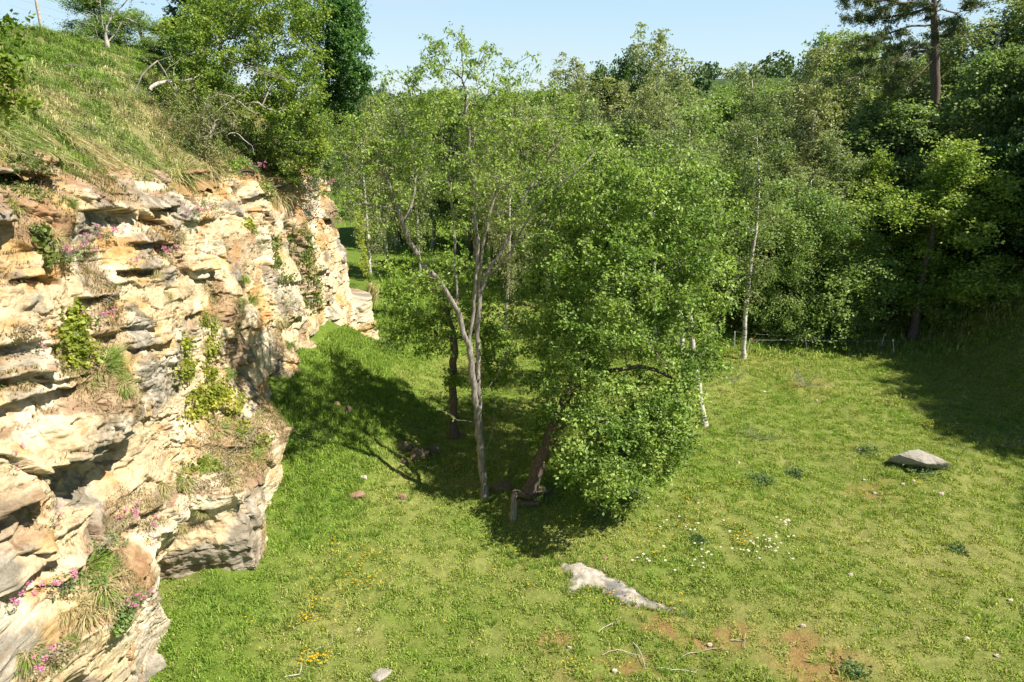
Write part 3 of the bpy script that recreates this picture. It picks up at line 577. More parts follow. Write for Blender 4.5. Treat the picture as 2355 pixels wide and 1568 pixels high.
# ---------------------------------------------------------------- 1. the thin many-stemmed tree in the middle
r = np.random.default_rng(101)
def W3(lst): return [at(u, v, Yd) for u, v, Yd in lst]
b1 = ground_hit(1117, 1145); y0 = b1[1]; b1[2] -= .1
mains = [[b1] + W3([(1108, 1060, y0), (1104, 1000, y0), (1090, 900, y0), (1077, 800, y0 + .1), (1088, 735, y0 + .2), (1093, 660, y0 + .2), (1100, 560, y0 + .2), (1088, 430, y0), (1080, 330, y0), (1070, 230, y0 - .2), (1062, 130, y0 - .3)]),
 W3([(1077, 800, y0 + .1), (1064, 745, y0 + .1), (1048, 700, y0), (1005, 640, y0 - .2), (955, 585, y0 - .3), (925, 520, y0 - .5), (912, 470, y0 - .5), (880, 400, y0 - .6), (870, 330, y0 - .8)]),
 W3([(1052, 705, y0), (1047, 600, y0 + .3), (1043, 470, y0 + .6), (1020, 350, y0 + .9), (1000, 200, y0 + 1)]),
 W3([(925, 520, y0 - .5), (950, 470, y0 - .3), (960, 400, y0 - .2), (930, 300, y0), (900, 230, y0)]),
 W3([(1104, 950, y0 + .2), (1100, 860, y0 + .5), (1098, 770, y0 + .6), (1102, 690, y0 + .7), (1112, 640, y0 + .8), (1165, 560, y0 + 1), (1195, 470, y0 + 1), (1240, 400, y0 + 1.1), (1290, 320, y0 + 1.2)]),
 W3([(1102, 690, y0 + .7), (1110, 560, y0 + .9), (1140, 440, y0 + 1.2), (1180, 300, y0 + 1.3), (1170, 180, y0 + 1.3)]),
 W3([(1112, 640, y0 + .8), (1170, 590, y0 + .2), (1215, 500, y0 - .2), (1270, 440, y0 - .5), (1340, 380, y0 - .6)]),
 W3([(1112, 915, y0 + .2), (1140, 860, y0 + .3), (1165, 820, y0 + .4), (1192, 770, y0 + .5)]),
 W3([(1106, 1075, y0), (1125, 1030, y0 - .1), (1138, 960, y0 - .2), (1138, 890, y0 - .2)]),
 W3([(1100, 975, y0), (1060, 965, y0 - .3), (1030, 955, y0 - .5), (1005, 938, y0 - .6)]),
 W3([(915, 480, y0 - .5), (860, 475, y0 - .8), (810, 470, y0 - 1)])]
tg = []
def blobs(lst, dens, r):
    out = []
    for u, v, Yd, ru, rv, ry, k in lst:
        c_ = at(u, v, Yd); m = Yd / _c / FP; out.append(ell(int(k * dens), c_, (ru * m, ry, rv * m), r, .2))
    return np.concatenate(out)
B1 = [(1060, 190, 15.8, 110, 95, 1.2, 75), (950, 280, 15.6, 110, 100, 1.4, 70), (1180, 260, 16.8, 120, 110, 1.5, 85), (1080, 340, 16, 140, 110, 1.8, 80), (880, 420, 15.2, 90, 100, 1.2, 45), (1290, 330, 16.6, 90, 90, 1.3, 55), (1000, 460, 15.8, 120, 90, 1.4, 40), (1180, 450, 16.6, 110, 90, 1.3, 45), (860, 330, 15.4, 70, 70, 1, 25), (1160, 800, 16.2, 30, 60, .4, 6), (990, 600, 15.3, 60, 60, .6, 12)]
T = blobs([(1080 + (u - 1080) * 1.12, v, Yd, ru * 1.12, rv * 1.05, ry * 1.15, k) for u, v, Yd, ru, rv, ry, k in B1], 1.2, r)
A, par, w, Rr, tips = skeleton(mains, T, r, seg=.22, up=.16, wob=.10, rad=.10, tip=.0060)
tw = np.nonzero(w <= 2)[0]; tw = tw[r.uniform(size=len(tw)) < .8]
P, k = sprigs(A, tw, r, 9, .085); P2, k2 = sprigs(A, tips, r, 36, .12); P = np.concatenate([P, P2]); lowmask = P[:, 2] > 2.4; P = P[lowmask]
LV = leaves(P, .075, .45, clump_col(P, (.19, .29, .045), (.27, .36, .08), r, seed=1), r)
make_tree('grey_stemmed_tree', b1, 'slender many-stemmed tree with thin open crown and bare grey limbs, centre of the meadow', 'tree', A, par, w, Rr, LV, M_bark, M_leaf)

# ---------------------------------------------------------------- 2. leaning tree with the dense crown
r = np.random.default_rng(102)
b2 = ground_hit(1217, 1140); y0 = b2[1]; b2[2] -= .1
mains = [[b2] + W3([(1228, 1100, y0), (1245, 1050, y0 + .1), (1275, 990, y0 + .3), (1305, 900, y0 + .6), (1345, 800, y0 + 1), (1375, 700, y0 + 1.3), (1400, 600, y0 + 1.5), (1420, 480, y0 + 1.7), (1430, 400, y0 + 1.8)]),
 W3([(1275, 990, y0 + .3), (1330, 960, y0 - .3), (1390, 970, y0 - .9), (1440, 1020, y0 - 1.2)]), W3([(1305, 900, y0 + .6), (1400, 850, y0 + .4), (1500, 840, y0 + .2), (1560, 880, y0)]),
 W3([(1345, 800, y0 + 1), (1450, 700, y0 + 1.4), (1540, 600, y0 + 1.6), (1580, 500, y0 + 1.8)]), W3([(1340, 810, y0 + 1), (1300, 700, y0 + 1.8), (1270, 600, y0 + 2.2), (1290, 480, y0 + 2.4)])]
B2 = [(1400, 1060, 14.0, 100, 75, .9, 80), (1330, 1040, 14.6, 50, 55, .7, 25), (1500, 1010, 14.8, 85, 90, .9, 70), (1540, 900, 15.6, 75, 100, 1.1, 60), (1410, 940, 15.0, 110, 90, 1.2, 70), (1290, 900, 16.4, 85, 90, 1.3, 45), (1240, 950, 16.8, 40, 45, .8, 12), (1400, 790, 16.6, 150, 110, 1.7, 100), (1560, 740, 17.0, 90, 110, 1.4, 70), (1300, 720, 17.6, 100, 110, 1.6, 70), (1430, 600, 17.2, 150, 120, 1.9, 120), (1290, 560, 18.2, 90, 110, 1.6, 60), (1570, 560, 17.8, 100, 110, 1.6, 75), (1440, 450, 17.8, 140, 90, 1.8, 90), (1520, 400, 18.2, 80, 70, 1.4, 40), (1350, 400, 18.4, 80, 80, 1.5, 40), (1250, 470, 19, 70, 70, 1.3, 30), (1620, 470, 18.6, 70, 80, 1.3, 36), (1630, 640, 17.6, 55, 70, 1.1, 26), (1230, 720, 18.5, 60, 70, 1.2, 26), (1620, 800, 16.6, 45, 60, .9, 20), (1370, 740, 15.5, 85, 80, .9, 36), (1300, 830, 15.7, 60, 70, .8, 22), (1430, 640, 15.8, 90, 80, 1, 36)]
T = blobs([(u, v, Yd, ru * 1.12, rv * 1.08, ry * 1.15, k) for u, v, Yd, ru, rv, ry, k in B2], .8, r); A, par, w, Rr, tips = skeleton(mains, T, r, seg=.26, up=.10, wob=.08, rad=.17, tip=.005)
tw = np.nonzero(w <= 2)[0]; P, k = sprigs(A, tw, r, 18, .12); P2, _k = sprigs(A, tips, r, 72, .19); P = np.concatenate([P, P2]); P = P[P[:, 2] > .75]
LV = leaves(P, .088, .62, clump_col(P, (.14, .235, .04), (.25, .35, .075), r, 1.0, seed=2, amt=1.3), r, jit=.32)
make_tree('leaning_tree', b2, 'leaning tree with dense bright crown sweeping down to the grass, right of the grey-stemmed tree', 'tree', A, par, w, Rr, LV, M_bark_dark, M_leaf)

# ---------------------------------------------------------------- 3. small dark-stemmed tree behind
r = np.random.default_rng(103)
b3 = ground_hit(1046, 1005); y0 = b3[1]; b3[2] -= .1
mains = [[b3] + W3([(1044, 950, y0), (1040, 880, y0), (1046, 800, y0), (1035, 730, y0), (1010, 660, y0 + .2), (1000, 600, y0 + .3)])]
B3 = [(960, 700, 19.6, 90, 60, 1.3, 55), (1060, 640, 19.6, 90, 80, 1.4, 55), (920, 760, 19.2, 55, 35, .9, 20), (1000, 770, 19.0, 70, 50, 1.1, 35), (1140, 850, 18.8, 45, 40, .6, 26), (1115, 800, 19, 30, 45, .6, 16), (1040, 870, 19.2, 30, 25, .4, 10), (1100, 720, 19.6, 60, 50, 1, 26), (1180, 760, 20.5, 60, 60, 1, 26), (920, 640, 20.5, 60, 50, 1, 26)]
T = blobs(B3, .9, r); A, par, w, Rr, tips = skeleton(mains, T, r, seg=.25, up=.1, wob=.08, rad=.12, tip=.005)
tw = np.nonzero(w <= 2)[0]; P, k = sprigs(A, tw, r, 16, .12); P2, _k = sprigs(A, tips, r, 40, .16); P = np.concatenate([P, P2]); P = P[P[:, 2] > 1.6]
LV = leaves(P, .085, .7, clump_col(P, (.16, .27, .035), (.26, .36, .06), r, seed=3), r)
make_tree('maple_sapling', b3, 'small dark-stemmed maple with yellow-green leaves behind the grey-stemmed tree', 'tree', A, par, w, Rr, LV, M_bark_dark, M_leaf)

# ---------------------------------------------------------------- wood: prototypes (height 10 m, spread about +-2.4 m)
def proto_birch(seed, base, alt, H=10., lean=.2, leafs=.10, dens=170, name='birch_tree'):
    r = np.random.default_rng(seed); a = r.uniform(0, 6.28); lx, ly = lean * math.cos(a), lean * math.sin(a)
    main = [(0, 0, 0), (lx, ly, 2), (lx * 1.5, ly * 1.8, 4), (lx * 3, ly * 2, 6.5), (lx * 2.6, ly * 3, H - .8)]
    T = []
    for z0, rr, k in ((3.0, 1.5, .12), (4.3, 2.1, .2), (5.7, 2.3, .24), (7.0, 1.9, .2), (8.2, 1.4, .14), (9.2, .8, .1)):
        T.append(ell(int(dens * k), (lx * z0 / 3 + r.uniform(-.3, .3), ly * z0 / 3 + r.uniform(-.3, .3), z0), (rr, rr, .9), r, .35))
    T = np.concatenate(T); A, par, w, Rr, tips = skeleton([main], T, r, seg=.35, up=.22, wob=.06, rad=.13, tip=.006)
    Ps = []
    for t in tips:
        for _ in range(5):
            L = r.uniform(.35, 1.25); m = int(10 + 16 * L); s = np.sort(r.uniform(0, 1, m)); off = r.normal(size=2) * .28; P = A[t] + np.stack([off[0] * s ** .5 + r.normal(size=m) * .07, off[1] * s ** .5 + r.normal(size=m) * .07, .25 * (1 - s) * s * 4 - L * s * 1.0 + .15], -1); Ps.append(P)
    tw = np.nonzero(w <= 3)[0]; P, _ = sprigs(A, tw, r, 4, .2); P = np.concatenate(Ps + [P])
    LV = leaves(P, leafs, .75, clump_col(P, base, alt, r, .9, seed), r, jit=.28)
    V, F = tubes(A, par, w, Rr, .012); return (V, F, M_birch, LV, M_leaf, name)
def proto_broad(seed, base, alt, H=10., leafs=.13, rr=2.6, low=1.6, dens=190, bark=None, leafm=None, name='broadleaf_tree', per=26):
    r = np.random.default_rng(seed); main = [(0, 0, 0), (r.uniform(-.2, .2), r.uniform(-.2, .2), H * .3), (r.uniform(-.5, .5), r.uniform(-.5, .5), H * .6), (r.uniform(-.6, .6), r.uniform(-.6, .6), H * .85)]
    T = []; K = 11
    for i in range(K):
        z = low + (H - low - .8) * (i + .5) / K + r.uniform(-.4, .4); q = math.sin(min(1, (z - low + 1.2) / (H - low + .6)) * math.pi) ** .6; a = r.uniform(0, 6.28); o = rr * .52 * q
        T.append(ell(int(dens / K), (o * math.cos(a), o * math.sin(a), z), (rr * .62 * q + .3, rr * .62 * q + .3, .9), r, .45))
    T = np.concatenate(T); A, par, w, Rr, tips = skeleton([main], T, r, seg=.4, up=.1, wob=.08, rad=.16, tip=.007)
    P, _ = sprigs(A, tips, r, per * 6, .30); P[:, 2] *= 1; tw = np.nonzero(w <= 2)[0]; P2, _ = sprigs(A, tw, r, per // 2, .26); P = np.concatenate([P, P2])
    LV = leaves(P, leafs, .75, clump_col(P, base, alt, r, .9, seed), r, jit=.25); V, F = tubes(A, par, w, Rr, .012)
    return (V, F, bark or M_bark_dark, LV, leafm or M_leaf, name)
PROTO = {
 'birchA': proto_birch(201, (.20, .255, .09), (.315, .345, .16)), 'birchB': proto_birch(202, (.175, .24, .08), (.275, .32, .135), dens=190), 'birchC': proto_birch(203, (.22, .265, .10), (.34, .355, .17), lean=.35, dens=150),
 'broadA': proto_broad(211, (.12, .195, .055), (.22, .30, .10)), 'broadB': proto_broad(212, (.16, .255, .06), (.27, .35, .11), dens=170), 'broadC': proto_broad(213, (.17, .27, .04), (.29, .37, .07), leafs=.11, dens=170, per=34),
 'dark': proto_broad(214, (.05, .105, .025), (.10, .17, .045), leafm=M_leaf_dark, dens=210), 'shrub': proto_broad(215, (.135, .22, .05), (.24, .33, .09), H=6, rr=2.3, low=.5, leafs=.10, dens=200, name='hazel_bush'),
}
_meshes = {}; _cnt = 0
def wood_tree(kind, u, vtop, Yd, wid=None, label=None, group=None, rz=None, name=None, base=None, cat='tree'):
    """plant one tree at sight line u and distance Yd, as tall as the sight line (u, vtop) demands"""
    global _cnt
    V, F, bark, LV, lm, nm = PROTO[kind]; H0 = 6.0 if kind == 'shrub' else 10.0
    if kind not in _meshes:
        o1 = pydata('trunk', V, F, bark, None, smooth=True, link=False); o2 = pydata('crown', LV[0], LV[1], lm, None, col=LV[2], link=False); _meshes[kind] = (o1.data, o2.data)
    p = at(u, vtop, Yd); x = p[0] if base is None else base[0]; y = Yd; gz = float(G(x, y)) - .15 if base is None or len(base) < 3 else base[2]; h = max(2.0, p[2] - gz)
    sz = h / H0; sw = (wid * (Yd / _c) / FP / (5.0 if kind != 'shrub' else 4.8)) if wid else sz * .95
    e = empty(name or nm, (x, y, gz), label, cat, group); _cnt += 1; e.rotation_euler = (0, 0, rz if rz is not None else (_cnt * 2.399) % 6.283); e.scale = (sw, sw, sz)
    for dn, me in zip(('trunk', 'crown'), _meshes[kind]):
        o = bpy.data.objects.new(dn, me); C.objects.link(o); o.parent = e
    return e
# trees one can point at
wood_tree('birchA', 1545, 62, 40, 240, 'tallest weeping birch in the middle of the wood, golden-green against the sky')
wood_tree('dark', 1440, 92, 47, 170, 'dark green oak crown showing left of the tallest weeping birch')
wood_tree('birchB', 1762, 145, 41, 200, 'weeping birch with twiggy top beside the far hill in the skyline dip')
wood_tree('birchC', 1925, 105, 42, 220, 'pale weeping birch left of the tall pine')
wood_tree('broadB', 1935, 45, 52, 200, 'light green round treetop behind the pale birch, left of the pine')
wood_tree('birchA', 1330, 128, 42, 200, 'grey-green birch right behind the top of the grey-stemmed tree')
wood_tree('birchB', 2285, -30, 40, 330, 'big birch right of the pine trunk, reaching the upper edge')
wood_tree('broadC', 2190, 318, 28.5, 300, 'yellow-green maple lit by the sun on the wooded bank at the right')
wood_tree('broadC', 2040, 345, 33, 170, 'rusty-tipped yellow-green maple at the foot of the wooded bank')
wood_tree('broadA', 2090, 195, 36, 300, 'broad dull green tree under the pine branches')
wood_tree('birchB', 1960, 300, 34, 200, 'leafy birch between the dark hazel and the pine')
wood_tree('shrub', 1905, 430, 29.5, 290, 'dark green hazel bush right behind the wire fence', cat='bush')
wood_tree('shrub', 1830, 520, 28.6, 190, 'lower hazel bush beside the leaning fence post', cat='bush')
wood_tree('shrub', 1960, 600, 28.4, 150, 'round low hazel bush at the right end of the wire fence', cat='bush')
wood_tree('broadB', 1700, 330, 29.5, 260, 'fresh green willow above the birch by the fence')
wood_tree('birchB', 1620, 260, 33, 230, 'light green birch behind the right side of the leaning tree')
wood_tree('birchC', 820, 190, 36, 150, 'weeping birch just beyond the cliff corner')
wood_tree('dark', 868, 180, 60, 80, 'small dark conifer-like tree far beyond the cliff corner')
wood_tree('broadA', 2345, 60, 33, 240, 'dark green tree at the right edge of the picture')
wood_tree('dark', 2330, 300, 31, 260, 'shaded dark tree low on the bank at the right edge')
wood_tree('broadC', 2110, 130, 48, 260, 'yellow-green tree glowing behind the pine trunk')
wood_tree('broadB', 900, 215, 50, 160, 'light green tree left of the grey-stemmed crown in the distance')
wood_tree('birchA', 1480, 190, 36, 200, 'birch directly below the dark oak crown')
# white-stemmed birches standing at the edge of the meadow
def edge_birch(pts, label, hw=55, targets=(), rad=.09, seed=1, crown=None):
    r = np.random.default_rng(300 + seed); u, v = pts[0]; b = ground_hit(u, v); b[2] -= .1; Yd = b[1]
    main = [b] + [at(uu, vv, Yd + .1 * i) for i, (uu, vv) in enumerate(pts[1:])]
    T = blobs([(cu, cv, Yd - .5, ru, rv, 1.1, k * 1.3) for cu, cv, ru, rv, k in crown], 1, r)
    A, par, w, Rr, tips = skeleton([main], T, r, seg=.3, up=.2, wob=.05, rad=rad, tip=.005)
    P, _ = sprigs(A, tips, r, 80, .22, .25); P = P[P[:, 2] > 2.]
    LV = leaves(P, .08, .7, clump_col(P, (.12, .18, .045), (.19, .24, .07), r, seed=seed), r)
    make_tree('birch_tree', b, label, 'tree', A, par, w, Rr, LV, M_birch, M_leaf)
fill_hill = [(1655, 172, 66), (1700, 168, 72), (1745, 172, 64), (1790, 166, 74), (1830, 170, 66), (1620, 178, 60), (1400, 178, 64), (1300, 180, 66), (1220, 190, 62)]
for _u, _v, _y in fill_hill: wood_tree(('broadA', 'dark', 'broadB')[_u % 3], _u, _v, _y, 90, 'far leafy treetop closing the dip in the skyline behind the birches', 'far treetops in the skyline dip')
edge_birch([(1622, 978), (1612, 920), (1600, 850), (1594, 800), (1585, 700), (1570, 560), (1560, 430), (1560, 330)], 'leaning white birch stem standing in the open meadow right of the leaning tree', crown=[(1570, 420, 60, 90, 40), (1590, 560, 60, 80, 26), (1560, 660, 40, 40, 10)], seed=1, rad=.085)
edge_birch([(1572, 900), (1570, 820), (1567, 740), (1562, 680), (1560, 560), (1550, 400), (1560, 300)], 'upright mottled birch stem behind the leaning white one', crown=[(1540, 370, 70, 90, 50), (1580, 480, 60, 60, 20)], seed=2, rad=.09)
edge_birch([(1710, 826), (1712, 760), (1718, 690), (1726, 600), (1738, 540), (1745, 430), (1740, 300)], 'curved birch stem with red earth at its foot beside the wire fence', crown=[(1740, 350, 80, 100, 60), (1720, 480, 80, 70, 40), (1735, 600, 60, 60, 22), (1720, 680, 40, 30, 6)], seed=3, rad=.08)
edge_birch([(1508, 790), (1507, 700), (1505, 600), (1500, 450), (1500, 330)], 'thin birch stem deep in shade left of the mottled one', crown=[(1500, 380, 60, 80, 35)], seed=4, rad=.07)
FARB = [(897, 632), (968, 640), (1162, 760), (1125, 640), (1268, 640), (1000, 560), (1090, 620), (1370, 640), (884, 560), (1215, 590)]
for i, (u, v) in enumerate(FARB):
    b = ground_hit(u, v); wood_tree(('birchA', 'birchB', 'birchC')[i % 3], u, 215 + (i * 37) % 60, b[1], 130, 'pale-stemmed birch on the sunny grass beyond the middle trees', 'birches on the far grass', base=(b[0], b[1]))
# the rest of the wood, row behind row
r = np.random.default_rng(55); kinds = ['birchA', 'birchB', 'birchC', 'broadA', 'broadB', 'dark']
LBW = {'b': 'birch standing within the wood behind the meadow', 'o': 'leafy green tree standing within the wood behind the meadow'}
def fill(Yd, u0, u1, n, v0, v1, ks, wid, lbl, grp):
    for i in range(n):
        u = u0 + (u1 - u0) * (i + .5) / n + r.uniform(-25, 25); k = ks[r.integers(len(ks))]
        wood_tree(k, u, r.uniform(v0, v1), Yd + r.uniform(-2, 2), wid * r.uniform(.85, 1.2), LBW['b' if 'birch' in k else 'o'] if lbl is None else lbl, grp)
fill(50, 850, 1010, 3, 212, 225, ['birchA', 'birchB'], 170, None, 'trees of the wood')
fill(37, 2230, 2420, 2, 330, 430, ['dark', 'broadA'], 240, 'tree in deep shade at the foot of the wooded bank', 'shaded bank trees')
fill(33, 1650, 1960, 3, 330, 400, ['birchB', 'broadB', 'broadA'], 210, None, 'trees of the wood')
fill(37, 1230, 1900, 6, 190, 270, ['birchA', 'birchB', 'broadB'], 230, None, 'trees of the wood')
fill(47, 1010, 2300, 10, 170, 215, ['birchA', 'birchB', 'birchC', 'broadB', 'broadA'], 220, None, 'trees of the wood')
fill(62, 1000, 2400, 12, 180, 210, ['birchB', 'dark', 'broadA', 'broadB'], 190, None, 'trees of the wood')
fill(45, 1950, 2450, 4, 20, 120, ['broadA', 'birchB', 'dark'], 260, 'tall leafy tree on the wooded bank behind the pine', 'trees on the bank')
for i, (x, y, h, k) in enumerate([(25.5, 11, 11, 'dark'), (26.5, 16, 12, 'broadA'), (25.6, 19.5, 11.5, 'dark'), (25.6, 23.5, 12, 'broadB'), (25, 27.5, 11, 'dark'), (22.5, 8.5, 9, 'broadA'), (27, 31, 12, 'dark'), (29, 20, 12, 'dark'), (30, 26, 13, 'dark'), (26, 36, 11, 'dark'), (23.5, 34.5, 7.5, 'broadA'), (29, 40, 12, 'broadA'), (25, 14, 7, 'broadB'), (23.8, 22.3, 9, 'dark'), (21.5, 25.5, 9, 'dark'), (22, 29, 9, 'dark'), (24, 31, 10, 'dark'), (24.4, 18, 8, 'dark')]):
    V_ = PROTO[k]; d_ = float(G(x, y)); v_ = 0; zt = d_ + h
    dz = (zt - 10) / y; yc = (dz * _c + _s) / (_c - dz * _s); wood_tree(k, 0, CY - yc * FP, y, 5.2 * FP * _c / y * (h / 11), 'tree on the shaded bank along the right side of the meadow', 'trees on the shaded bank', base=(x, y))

# ---------------------------------------------------------------- distant wooded hill
r = np.random.default_rng(77); n = 900; x = r.uniform(-330, 420, n); y = 70 + 420 * r.uniform(0, 1, n) ** 1.3
k = np.abs(x) < .95 * y + 20; x, y = x[k], y[k]; Ps, Cs = [], []
for i in range(len(x)):
    h = r.uniform(3, 6) * (1 if y[i] > 120 else .8); m = int(np.clip(40000 / y[i], 90, 420)); g0 = float(G(x[i], y[i])); Ps.append(ell(m, (x[i], y[i], g0 + h * .55), (h * .6, h * .6, h * .5), r, .7))
    Cs.append(np.tile(mix3((.05, .10, .03), (.12, .18, .05), r.uniform()) if r.uniform() > .06 else np.array((.24, .28, .04)), (m, 1)))
P = np.concatenate(Ps); V, F, cc = leaves(P, .8, .8, np.concatenate(Cs), r)
tag(pydata('distant_wood', V, F, M_needle, col=cc), 'far-off wooded hillside seen over the treetops', 'woodland', kind='stuff')

# ---------------------------------------------------------------- tall pine on the bank
r = np.random.default_rng(104); Yp = 37.0; pb = at(2152, 420, Yp); pb[2] = G(pb[0], pb[1]) - .2
mains = [[pb] + W3([(2150, 330, Yp), (2151, 200, Yp), (2149, 100, Yp), (2148, 20, Yp), (2152, -90, Yp), (2155, -200, Yp)])]
LM = [[(2149, 122, 0), (2120, 118, -.4), (2095, 116, -.8), (2067, 141, -1.2), (2011, 162, -1.6), (1935, 190, -2)], [(2149, 112, 0), (2104, 107, .5), (2067, 122, .9), (1983, 143, 1.2)], [(2149, 60, 0), (2100, 58, -.5), (2041, 79, -1), (1985, 104, -1.4)],
      [(2148, 18, 0), (2095, 30, .4), (2030, 40, .8), (1970, 50, 1)], [(2148, 8, 0), (2080, 5, -.6), (2020, 0, -1), (1965, 5, -1.4)], [(2152, 20, 0), (2200, 30, .5), (2260, 15, .8)], [(2152, 5, 0), (2210, -30, -.5), (2290, -40, -1)], [(2149, 135, 0), (2130, 150, -.4), (2100, 185, -.8), (2075, 200, -1)], [(2152, -60, 0), (2080, -70, 0), (2000, -40, 0)]]
mains += [W3([(u, v, Yp + d) for u, v, d in L]) for L in LM]
T = np.concatenate([ell(9, at(u, v - 6, Yp + d), (.9, .8, .35), r, .2) for L in LM for u, v, d in L[2:]] + [ell(60, at(2150, -100, Yp), (3.5, 3, 1.8), r, .3), ell(20, at(2100, 20, Yp), (1.4, 1.4, .5), r, .3), ell(18, at(2170, 60, Yp), (1.2, 1.2, .6), r, .3)])
A, par, w, Rr, tips = skeleton(mains, T, r, seg=.35, up=.05, wob=.08, rad=.22, tip=.011, pen=.2)
P, _ = sprigs(A, tips, r, 90, .17); tw = np.nonzero(w <= 2)[0]; P2, _ = sprigs(A, tw, r, 16, .12); P = np.concatenate([P, P2])
LV = leaves(P, .20, .16, clump_col(P, (.085, .125, .045), (.18, .21, .085), r, 1.5, 4), r, up=.1)
make_tree('pine_tree', pb, 'tall dark pine with bare trunk and long drooping limbs against the sky, upper right', 'tree', A, par, w, Rr, LV, M_bark_dark, M_needle)

# ================================================================== THINGS ON THE GRASS BANK
def bank_at(x, y): q = -1.5 - (x - XP); return float(bank_xyz(np.array([y]), np.array([q]))[2][0])
def shrub3d(name, base, label, cat, mains, B, dens, rad, per, perT, spread, lsz, asp, c1, c2, bark, seed, up=.1, leafm=None, seg=.26, minz=-9, f=1.2, mesh_min=0.0, wtw=2):
    r = np.random.default_rng(seed); T = blobs(B, dens, r); A, par, w, Rr, tips = skeleton(mains, T, r, seg=seg, up=up, wob=.10, rad=rad, tip=.005)
    P2, _ = sprigs(A, tips, r, perT, spread)
    tw = np.nonzero(w <= wtw)[0]; P, _ = sprigs(A, tw, r, per, spread * .8); P = np.concatenate([P, P2]); P = P[P[:, 2] > minz]
    LV = leaves(P, lsz, asp, clump_col(P, c1, c2, r, f, seed), r); return make_tree(name, base, label, cat, A, par, w, Rr, LV, bark, leafm or M_leaf, minr=mesh_min)
x0, y0 = -9.0, 22.0; hb = np.array([x0, y0, bank_at(x0, y0) - .1])
mains = [[hb, hb + [.15, 0, .7], hb + [.4, -.2, 1.6], hb + [.6, -.3, 2.6], hb + [.5, -.2, 4.0]], [hb + [.15, 0, .6], hb + [.9, -.6, .9], hb + [1.8, -1.2, 1.0]], [hb + [.2, 0, .6], hb + [.6, 1, 1.0], hb + [1.6, 2, 1.2]], [hb + [.2, 0, .8], hb + [-.6, -1.2, 1.6], hb + [-.8, -2.2, 2.2]]]
BH = [(445, 95, 20.5, 60, 55, 1.0, 40), (470, 170, 20.6, 65, 60, 1.1, 45), (430, 240, 20.2, 60, 50, .9, 26), (540, 60, 21.8, 75, 70, 1.2, 60), (560, 160, 21.6, 80, 70, 1.3, 70), (640, 80, 22.6, 80, 80, 1.4, 75), (690, 170, 23, 65, 75, 1.3, 60), (650, 220, 22.4, 75, 55, 1.3, 55), (600, 260, 21.8, 70, 45, 1.1, 40), (700, 270, 23.4, 55, 50, 1.2, 38), (660, 330, 23, 75, 45, 1.2, 42), (735, 320, 24.2, 35, 40, 1, 22), (560, 0, 22, 120, 60, 1.4, 60), (680, 10, 23, 60, 60, 1.4, 40), (520, 240, 21, 50, 40, .8, 20), (690, 375, 23.2, 50, 25, .8, 18), (470, 30, 21, 50, 50, 1, 26)]
shrub3d('hawthorn_bush', hb, 'huge spreading hawthorn bush with grey twigs hanging over the cliff edge', 'bush', mains, BH, 1.25, .14, 18, 40, .15, .07, .7, (.14, .235, .035), (.26, .34, .055), M_twig, 105, up=.06, seg=.24)
def bank_tree(u, v, Yd, B, label, name, c1, c2, bark, seed, rad=.14, lsz=.10, xoff=0, cat='tree', dens=1.5, top=None, leafm=None, per=26, perT=80):
    p = at(u, v, Yd); b = np.array([p[0] + xoff, Yd, bank_at(p[0] + xoff, Yd) - .15]); tu, tv = top
    return shrub3d(name, b, label, cat, [[b, (b * .6 + at(tu, tv, Yd) * .4), at(tu, tv, Yd)]], B, dens, rad, per, perT, .17, lsz, .6, c1, c2, bark, seed, leafm=leafm, seg=.35)
bank_tree(760, 300, 27.6, [(760, 60, 27.5, 70, 80, 1.6, 60), (730, -10, 27.5, 80, 70, 1.6, 40), (800, 130, 27.2, 48, 60, 1.3, 40), (790, 40, 27.5, 45, 50, 1.2, 26), (760, 170, 27.4, 55, 60, 1.3, 40), (780, 240, 27.8, 45, 45, 1.1, 26), (830, 190, 27.6, 20, 30, .8, 10)], 'deep green ash tree behind the hawthorn, its right side against the sky', 'ash_tree', (.06, .15, .035), (.12, .24, .06), M_bark_dark, 106, top=(760, 0), xoff=-.6)
bank_tree(500, 60, 24.5, [(470, -60, 24.5, 90, 60, 1.5, 40), (520, 0, 25.2, 60, 60, 1.0, 30), (430, -20, 24, 40, 40, 1, 16)], 'ivy-clad dark trunk rising behind the hawthorn bush', 'ivy_clad_tree', (.03, .075, .018), (.06, .12, .03), M_bark_dark, 107, top=(505, -120), xoff=-1.2, rad=.3, leafm=M_leaf_dark)
bank_tree(455, 110, 26, [(420, 70, 26, 22, 34, .5, 12), (405, 40, 26, 12, 20, .4, 6), (450, 95, 26, 25, 20, .5, 8)], 'small blue-green pine sapling left of the hawthorn bush', 'pine_sapling', (.06, .11, .06), (.10, .16, .09), M_bark_dark, 108, top=(415, 20), rad=.05, lsz=.12, dens=.8, leafm=M_needle)
